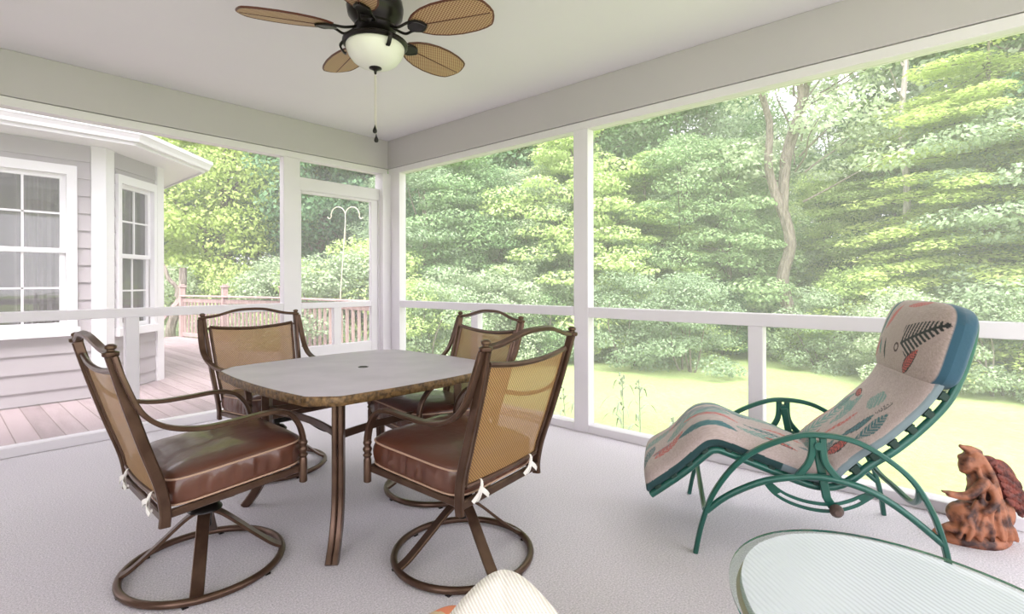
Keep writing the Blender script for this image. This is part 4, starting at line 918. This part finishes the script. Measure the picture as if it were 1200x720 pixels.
def tree_proto(kind, seed):
    rng = np.random.default_rng(seed); b = MB(); cl = []
    if kind == 'layered':       # wide crown of flat tiers (maple, dogwood)
        Hh, r = 7.0, 2.6; limb(b, (0, 0, -.3), (.15, .1, Hh*.8), .13, .04, .10, rng)
        for z in np.linspace(.9, Hh, 13):
            f = math.sin(PI*min(1, (z/Hh)*.80+.17))**.6; k = int(7*f)+2
            for i in range(k):
                a = rng.uniform(0, 2*PI); d = r*f*rng.uniform(.35, 1)
                c = (d*math.cos(a), d*math.sin(a), z+rng.uniform(-.25, .25)); s = rng.uniform(.55, .95)
                cl.append((*c, s, s, s*.26)); 
                if rng.random() < .5: limb(b, (0.1, .05, max(.3, z-.5)), c, .03, .008, .08, rng, 3)
        return b, leaf_cloud(cl, rng, .105, 120, .8, .12)
    if kind == 'tall':          # tall forest tree, lumpy crown nearly to the ground on the light side
        Hh, r = 15.5, 3.0; limb(b, (0, 0, -.3), (.3, -.2, Hh*.85), .20, .05, .25, rng, 7)
        for z in np.linspace(2.2, Hh, 17):
            f = .55+.45*math.sin(PI*(z/Hh)); f *= 1 if z < Hh*.8 else (Hh*1.06-z)/(Hh*.26); k = int(6*f)+2
            for i in range(k):
                a = rng.uniform(0, 2*PI); d = r*f*rng.uniform(.3, 1); s = rng.uniform(.55, 1.1)
                c = (d*math.cos(a), d*math.sin(a), z+rng.uniform(-.5, .5)); cl.append((*c, s, s, s*.62))
                if rng.random() < .4: limb(b, (.1, 0, max(1, z-1)), c, .05, .012, .15, rng, 3)
        return b, leaf_cloud(cl, rng, .15, 50, .45, .05)
    if kind == 'open':          # loose tree, bare forked trunk showing, small airy clumps
        Hh = 12.5; limb(b, (0, 0, -.3), (.25, 0, 4.2), .20, .14, .12, rng)
        for q in ((1.3, .4, 10.5), (-1.0, -.3, 11.5), (.2, .6, 12)): limb(b, (.25, 0, 4.1), q, .13, .03, .3, rng, 5)
        for i in range(60):
            a = rng.uniform(0, 2*PI); d = 2.6*rng.uniform(.2, 1); z = rng.uniform(4.6, Hh); s = rng.uniform(.4, .85)
            c = (d*math.cos(a), d*math.sin(a), z); cl.append((*c, s, s, s*.45))
            if rng.random() < .5: limb(b, (.3*math.cos(a), .3*math.sin(a), z-.8), c, .03, .008, .1, rng, 3)
        return b, leaf_cloud(cl, rng, .13, 58, .5, .05)
    if kind == 'hemlock':       # long drooping horizontal sprays
        Hh, r = 9.0, 3.3; limb(b, (0, 0, -.3), (0.1, 0, Hh), .15, .02, .05, rng, 6)
        for z in np.linspace(.5, Hh*.97, 22):
            f = (1-z/Hh)**.75; k = int(6*f)+3
            for i in range(k):
                a = rng.uniform(0, 2*PI); L = r*(.25+.75*f)*rng.uniform(.7, 1.08); dz = rng.uniform(-.45, .45)
                tip = (L*math.cos(a), L*math.sin(a), z+dz-.16*L); limb(b, (0, 0, z+dz), tip, .022, .006, .03, rng, 3)
                for t in np.linspace(.3, 1, 5):
                    s = .50*(1.15-.6*t)+.12; cl.append((tip[0]*t, tip[1]*t, z+dz-.16*L*t*t, s, s, .12))
        return b, leaf_cloud(cl, rng, .085, 105, 1.2, .18)
    if kind == 'dense':         # full rounded crown down to the ground
        Hh = 7.6; limb(b, (0, 0, -.3), (.1, .1, Hh*.8), .16, .05, .1, rng)
        for i in range(210):
            d = rng.standard_normal(3); d /= np.linalg.norm(d); rad = rng.uniform(.55, 1)**.5; s = rng.uniform(.38, .8)
            z = 4.0+3.7*d[2]*rad; w = 1-.18*abs(d[2])+.12*math.sin(5*math.atan2(d[1], d[0])+z*1.7)
            c = (2.75*d[0]*rad*w, 2.75*d[1]*rad*w, max(.4, z)); cl.append((*c, s, s, s*.40))
            if i % 9 == 0: limb(b, (.05, .05, max(.4, z*.6)), c, .035, .01, .1, rng, 3)
        return b, leaf_cloud(cl, rng, .085, 105, .7, .12)
    if kind == 'shrub':
        Hh = 2.3
        for i in range(5): limb(b, (rng.uniform(-.2, .2), rng.uniform(-.2, .2), -.2), (rng.uniform(-.8, .8), rng.uniform(-.8, .8), Hh*.7), .03, .01, .08, rng, 3)
        for i in range(40):
            a = rng.uniform(0, 2*PI); z = rng.uniform(.15, Hh); d = 1.35*math.sqrt(max(.05, 1-(z/Hh)**2))*rng.uniform(.35, 1); s = rng.uniform(.3, .55)
            cl.append((d*math.cos(a), d*math.sin(a), z, s, s, s*.5))
        return b, leaf_cloud(cl, rng, .066, 270, .6, .1)
PROTO = {}
def proto(kind, var, lm, bark='bark'):
    key = (kind, var, lm, bark)
    if key not in PROTO:
        b, V = tree_proto(kind, 100*var+sum(map(ord, kind)))
        PROTO[key] = (b, leaf_mesh('foliage', V, M[lm]), bark)
    return PROTO[key]
TRUNK = {}
def plant(name, kind, var, lm, loc, sc, label, cat, group=None, bark='bark', zs=1.0, rz=None):
    b, lme, bk = proto(kind, var, lm, bark)
    rt = tag(empty(name, loc, random.uniform(0, 2*PI) if rz is None else rz), label, cat, group); rt.scale = (sc, sc, sc*zs)
    key = (kind, var, bk)
    if key in TRUNK: t = bpy.data.objects.new('trunk', TRUNK[key]); COL.objects.link(t); t.parent = rt
    else: t = b.build('trunk', M[bk], rt); TRUNK[key] = t.data
    f = bpy.data.objects.new('foliage', lme); COL.objects.link(f); f.parent = rt
    return rt
GZ = -.66
def gpos(beta, rng_): 
    p = polar(beta, rng_); d = math.hypot(p.x-3, p.y-3); return (p.x, p.y, -.62-.10*max(0, min(1, (d-14)/12))+.9*max(0, (d-20)/30)-.05)
# specimen trees
plant('maple_tree', 'dense', 1, 'leaf_sun', gpos(-29.0, 18.2), 1.18, 'bright yellow green maple filling the view between house eave and tall post', 'tree', zs=1.2)
plant('maple_tree', 'dense', 2, 'leaf_sun', gpos(-38.5, 19), 1.2, 'yellow green maple half hidden behind the house corner', 'tree')
plant('hemlock_tree', 'hemlock', 1, 'leaf_sun', gpos(42.5, 13.6), 1.0, 'feathery yellow green hemlock with drooping tiers right of the chaise headrest', 'tree', zs=.72)
plant('hemlock_tree', 'hemlock', 2, 'leaf_bright', gpos(36.5, 16.6), 1.0, 'feathery hemlock with level sprays, above the chaise headrest', 'tree', zs=.72)
plant('hemlock_tree', 'hemlock', 2, 'leaf_bright', gpos(14.5, 13.8), .78, 'pale rounded hemlock seen just right of the tall middle post', 'tree', zs=.72)
plant('forked_tree', 'open', 1, 'leaf_grey', gpos(28.6, 12.9), .80, 'loose grey green tree on a bare forked trunk, mid right', 'tree')
plant('forked_tree', 'open', 2, 'leaf_grey', gpos(-4.5, 16.0), .95, 'airy tree with a pale bare trunk near the corner post', 'tree', bark='pale_bark')
plant('forked_tree', 'open', 3, 'leaf_mid', gpos(38.5, 19), 1.1, 'open crowned tree showing sky through its top at upper right', 'tree', bark='pale_bark')
G1 = ('tall leafy forest tree packed in the woods wall behind the lawn', 'tree', 'tall trees in the woods wall')
k = 0
for beta, rg_, sc in [(-38, 24, 1), (-33, 26, 1.05), (-27, 23, 1.0), (-22.5, 19, .95), (-10, 22, 1.05), (-7, 18.5, 1.0), (-1.5, 19, 1.0), (1.5, 16, .82), (4.5, 20, 1.1), (8, 16.5, .86), (11, 20, 1.02), (14.5, 18, .95), (18, 21, .92), (20.5, 17.5, .58), (24, 21.5, .62), (27.0, 19, .50), (31.5, 21, .56), (35, 17.5, .47), (42.5, 17, .92), (46.5, 15, .9), (44, 21, 1.05), (50, 18, 1.0), (54, 15, .9)]:
    lm = ['leaf_mid', 'leaf_grey', 'leaf_deep', 'leaf_grey', 'leaf_mid'][k % 5]
    plant('forest_tree', 'tall', 1+k % 4, lm, gpos(beta, rg_), sc, *G1); k += 1
for beta, rg_, sc in ((-20, 16.8, .85), (-16.5, 17.2, .9), (-13, 16.5, .82), (-14.8, 21, 1.0)):
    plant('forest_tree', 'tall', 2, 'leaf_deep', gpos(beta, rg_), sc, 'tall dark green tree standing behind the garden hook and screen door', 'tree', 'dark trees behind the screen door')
G3 = ('distant tall tree in the back row of the woods', 'tree', 'back row of the woods')
for i, beta in enumerate(range(-42, 62, 6)):
    plant('forest_tree', 'tall', 1+i % 4, ['leaf_deep', 'leaf_mid'][i % 2], gpos(beta+random.uniform(-1, 1), random.uniform(25, 30)), random.uniform(.9, 1.1) if not 17 < beta < 42 else random.uniform(.46, .56), *G3)
G2 = ('mid sized leafy understory tree at the edge of the lawn', 'tree', 'understory trees at the lawn edge')
for i, (beta, rg_, sc) in enumerate([(-9.5, 13.2, .72), (-5.5, 12.6, .70), (-1.5, 13.4, .78), (2.5, 12.8, .68), (6.5, 13.2, .80), (10.5, 13.9, .78), (18.5, 13.8, .78), (22.5, 13.2, .72), (25.0, 16.0, .74), (31.5, 16.5, .7), (47, 12.8, .75), (51, 13.5, .8)]):
    plant('understory_tree', ['dense', 'layered', 'dense'][i % 3], 1+i % 2, ['leaf_grey', 'leaf_mid', 'leaf_mid', 'leaf_grey', 'leaf_bright'][i % 5], gpos(beta, rg_+.6*(i % 2)), sc*(.92+.14*math.sin(i*2.1)), *G2)
G4 = ('leafy shrub in the border of bushes along the lawn edge', 'shrub', 'bushes along the lawn edge')
i = 0
for beta in np.arange(-12.5, 54, 3.1):
    if 21.5 < beta < 25.8 or 26.5 < beta < 30: i += 1; continue
    rg_ = 11.6+.9*math.sin(i*2.3)+(.9 if i % 2 else 0)-max(0, (beta-40)*.03)
    plant('shrub', 'shrub', 1+i % 3, ['leaf_grey', 'leaf_mid', 'leaf_grey', 'leaf_bright'][i % 4], gpos(beta, rg_), .72+.22*math.sin(i*1.7+1)**2, *G4); i += 1
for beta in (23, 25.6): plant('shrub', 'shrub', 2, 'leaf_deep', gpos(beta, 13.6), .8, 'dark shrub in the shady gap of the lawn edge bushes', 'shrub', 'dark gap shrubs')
G5 = ('pale green bush rising just beyond the deck railing', 'shrub', 'bushes beyond the deck railing')
for i, (beta, rg_, sc) in enumerate([(-18.6, 10.4, .95), (-16.4, 11.2, 1.05), (-14.6, 10.6, .85), (-20.8, 12.2, .9), (-24, 14.6, .95), (-28, 16.0, .9), (-32.5, 16.4, .9), (-11.5, 9.6, .72), (-8.8, 9.4, .72)]):
    plant('shrub', 'shrub', 1+i % 3, ['leaf_grey', 'leaf_bright'][i % 2], gpos(beta, rg_), sc*1.1, *G5)
# dead leaning trunk by the house corner and a bare pole trunk high on the right
tr = tag(empty('leaning_trunk', gpos(-33.9, 14.9)), 'bare leaning brown trunk at the left end of the deck railing', 'tree trunk')
b = MB(); limb(b, (0, 0, -.3), (.30, -.18, 2.2), .13, .08, .08, np.random.default_rng(3)); b.build('trunk', M['bark'], tr)
b = MB(); limb(b, (.2, -.1, 1.5), (-.2, .3, 2.6), .06, .03, .08, np.random.default_rng(4)); b.build('branch', M['bark'], tr)
sn = tag(empty('dead_tree', gpos(37.3, 14.8)), 'thin pale dead snag standing against the sky gap at upper right', 'tree trunk')
b = MB(); limb(b, (0, 0, -.3), (.2, 0, 8.3), .10, .045, .06, np.random.default_rng(5), 6); b.build('trunk', M['pale_bark'], sn)
b = MB()
for z, dx in ((5.2, .9), (6.0, -.8), (6.8, .6), (7.3, -.5)): limb(b, (.14, 0, z), (dx, .2, z+.55), .03, .008, .05, np.random.default_rng(int(z*10)), 3)
b.build('branch', M['pale_bark'], sn)
# weeds just outside the sill
def weed(x, y, h, nl, label, seed):
    rt = tag(empty('weed', (x, y, -.63)), label, 'weed', None); rg = random.Random(seed)
    b = MB(); top = Vector((rg.uniform(-.05, .05), rg.uniform(-.05, .05), h)); st_ = catmull([(0, 0, 0), tuple(top*.5+Vector((.01, -.01, 0))), tuple(top)], 5); b.tube(st_, .0045, 6); b.build('stem', M['weed'], rt)
    for k in range(nl):
        t = .45+.5*k/nl; base = top*t; a = rg.uniform(0, 2*PI); L = rg.uniform(.12, .26)*(1.25-t*.6); d = Vector((math.cos(a), math.sin(a), 0)); b = MB()
        pts = catmull([base, base+d*L*.4+Vector((0, 0, .05)), base+d*L*.8+Vector((0, 0, .03)), base+d*L*1.1+Vector((0, 0, -.05))], 4)
        b.sweep(pts, [(-.012, 0), (0, -.002), (.012, 0), (0, .002)], d.cross(Vector((0, 0, 1))), scale=[.3, .6, .8, 1, 1, 1, .95, .9, .8, .6, .45, .3, .1]); b.build('leaf', M['weed'], rt)
    b = MB()
    for k in range(9): b.ellipsoid(tuple(top+Vector((rg.uniform(-.025, .025), rg.uniform(-.025, .025), rg.uniform(-.09, .03)))), (.010, .010, .013), 6, 4)
    b.build('seed_head', M['weed'], rt); return rt
for i, (x, y, h, nl, lab) in enumerate([(4.30, 2.43, .92, 10, 'tallest weed stalk outside the screen, just right of the tall post'), (4.35, 2.28, .90, 9, 'weed stalk with drooping top, second from the tall post'),
    (4.28, 1.90, .62, 6, 'short weed right of the two tall stalks, near the chaise foot end'), (4.30, 2.92, .70, 6, 'small weed left of the tall post, behind the front chair back'), (4.4, 3.15, .66, 5, 'thin weed close to the chair back, left of the small one')]):
    weed(x, y, h, nl, lab, 31+i)

# ------------------------------------------------------------------ light: bright thin overcast with a soft high sun from behind the house
w = bpy.data.worlds.new('sky'); S.world = w; w.use_nodes = True; nt = w.node_tree; bg = nt.nodes['Background']
tc = N(nt, 'ShaderNodeTexCoord'); sp = N(nt, 'ShaderNodeSeparateXYZ'); nt.links.new(tc.outputs['Generated'], sp.inputs[0])
mx = ramp(nt, sp.outputs[2], [(0, (.95, .925, .99)), (.6, (.94, .92, .99))]); nt.links.new(mx, bg.inputs[0]); bg.inputs[1].default_value = 1.68
sl = bpy.data.lights.new('sun', 'SUN'); sl.energy = 3.9; sl.angle = R(40); sl.color = (1, .97, .95); so = bpy.data.objects.new('sun', sl); COL.objects.link(so)
so.rotation_euler = Vector((.45, .42, -1.0)).to_track_quat('-Z', 'Y').to_euler()
vs_ = S.view_settings; vs_.view_transform = 'Standard'; vs_.look = 'None'; vs_.gamma = 1; vs_.use_curve_mapping = False; vs_.exposure = 1.37
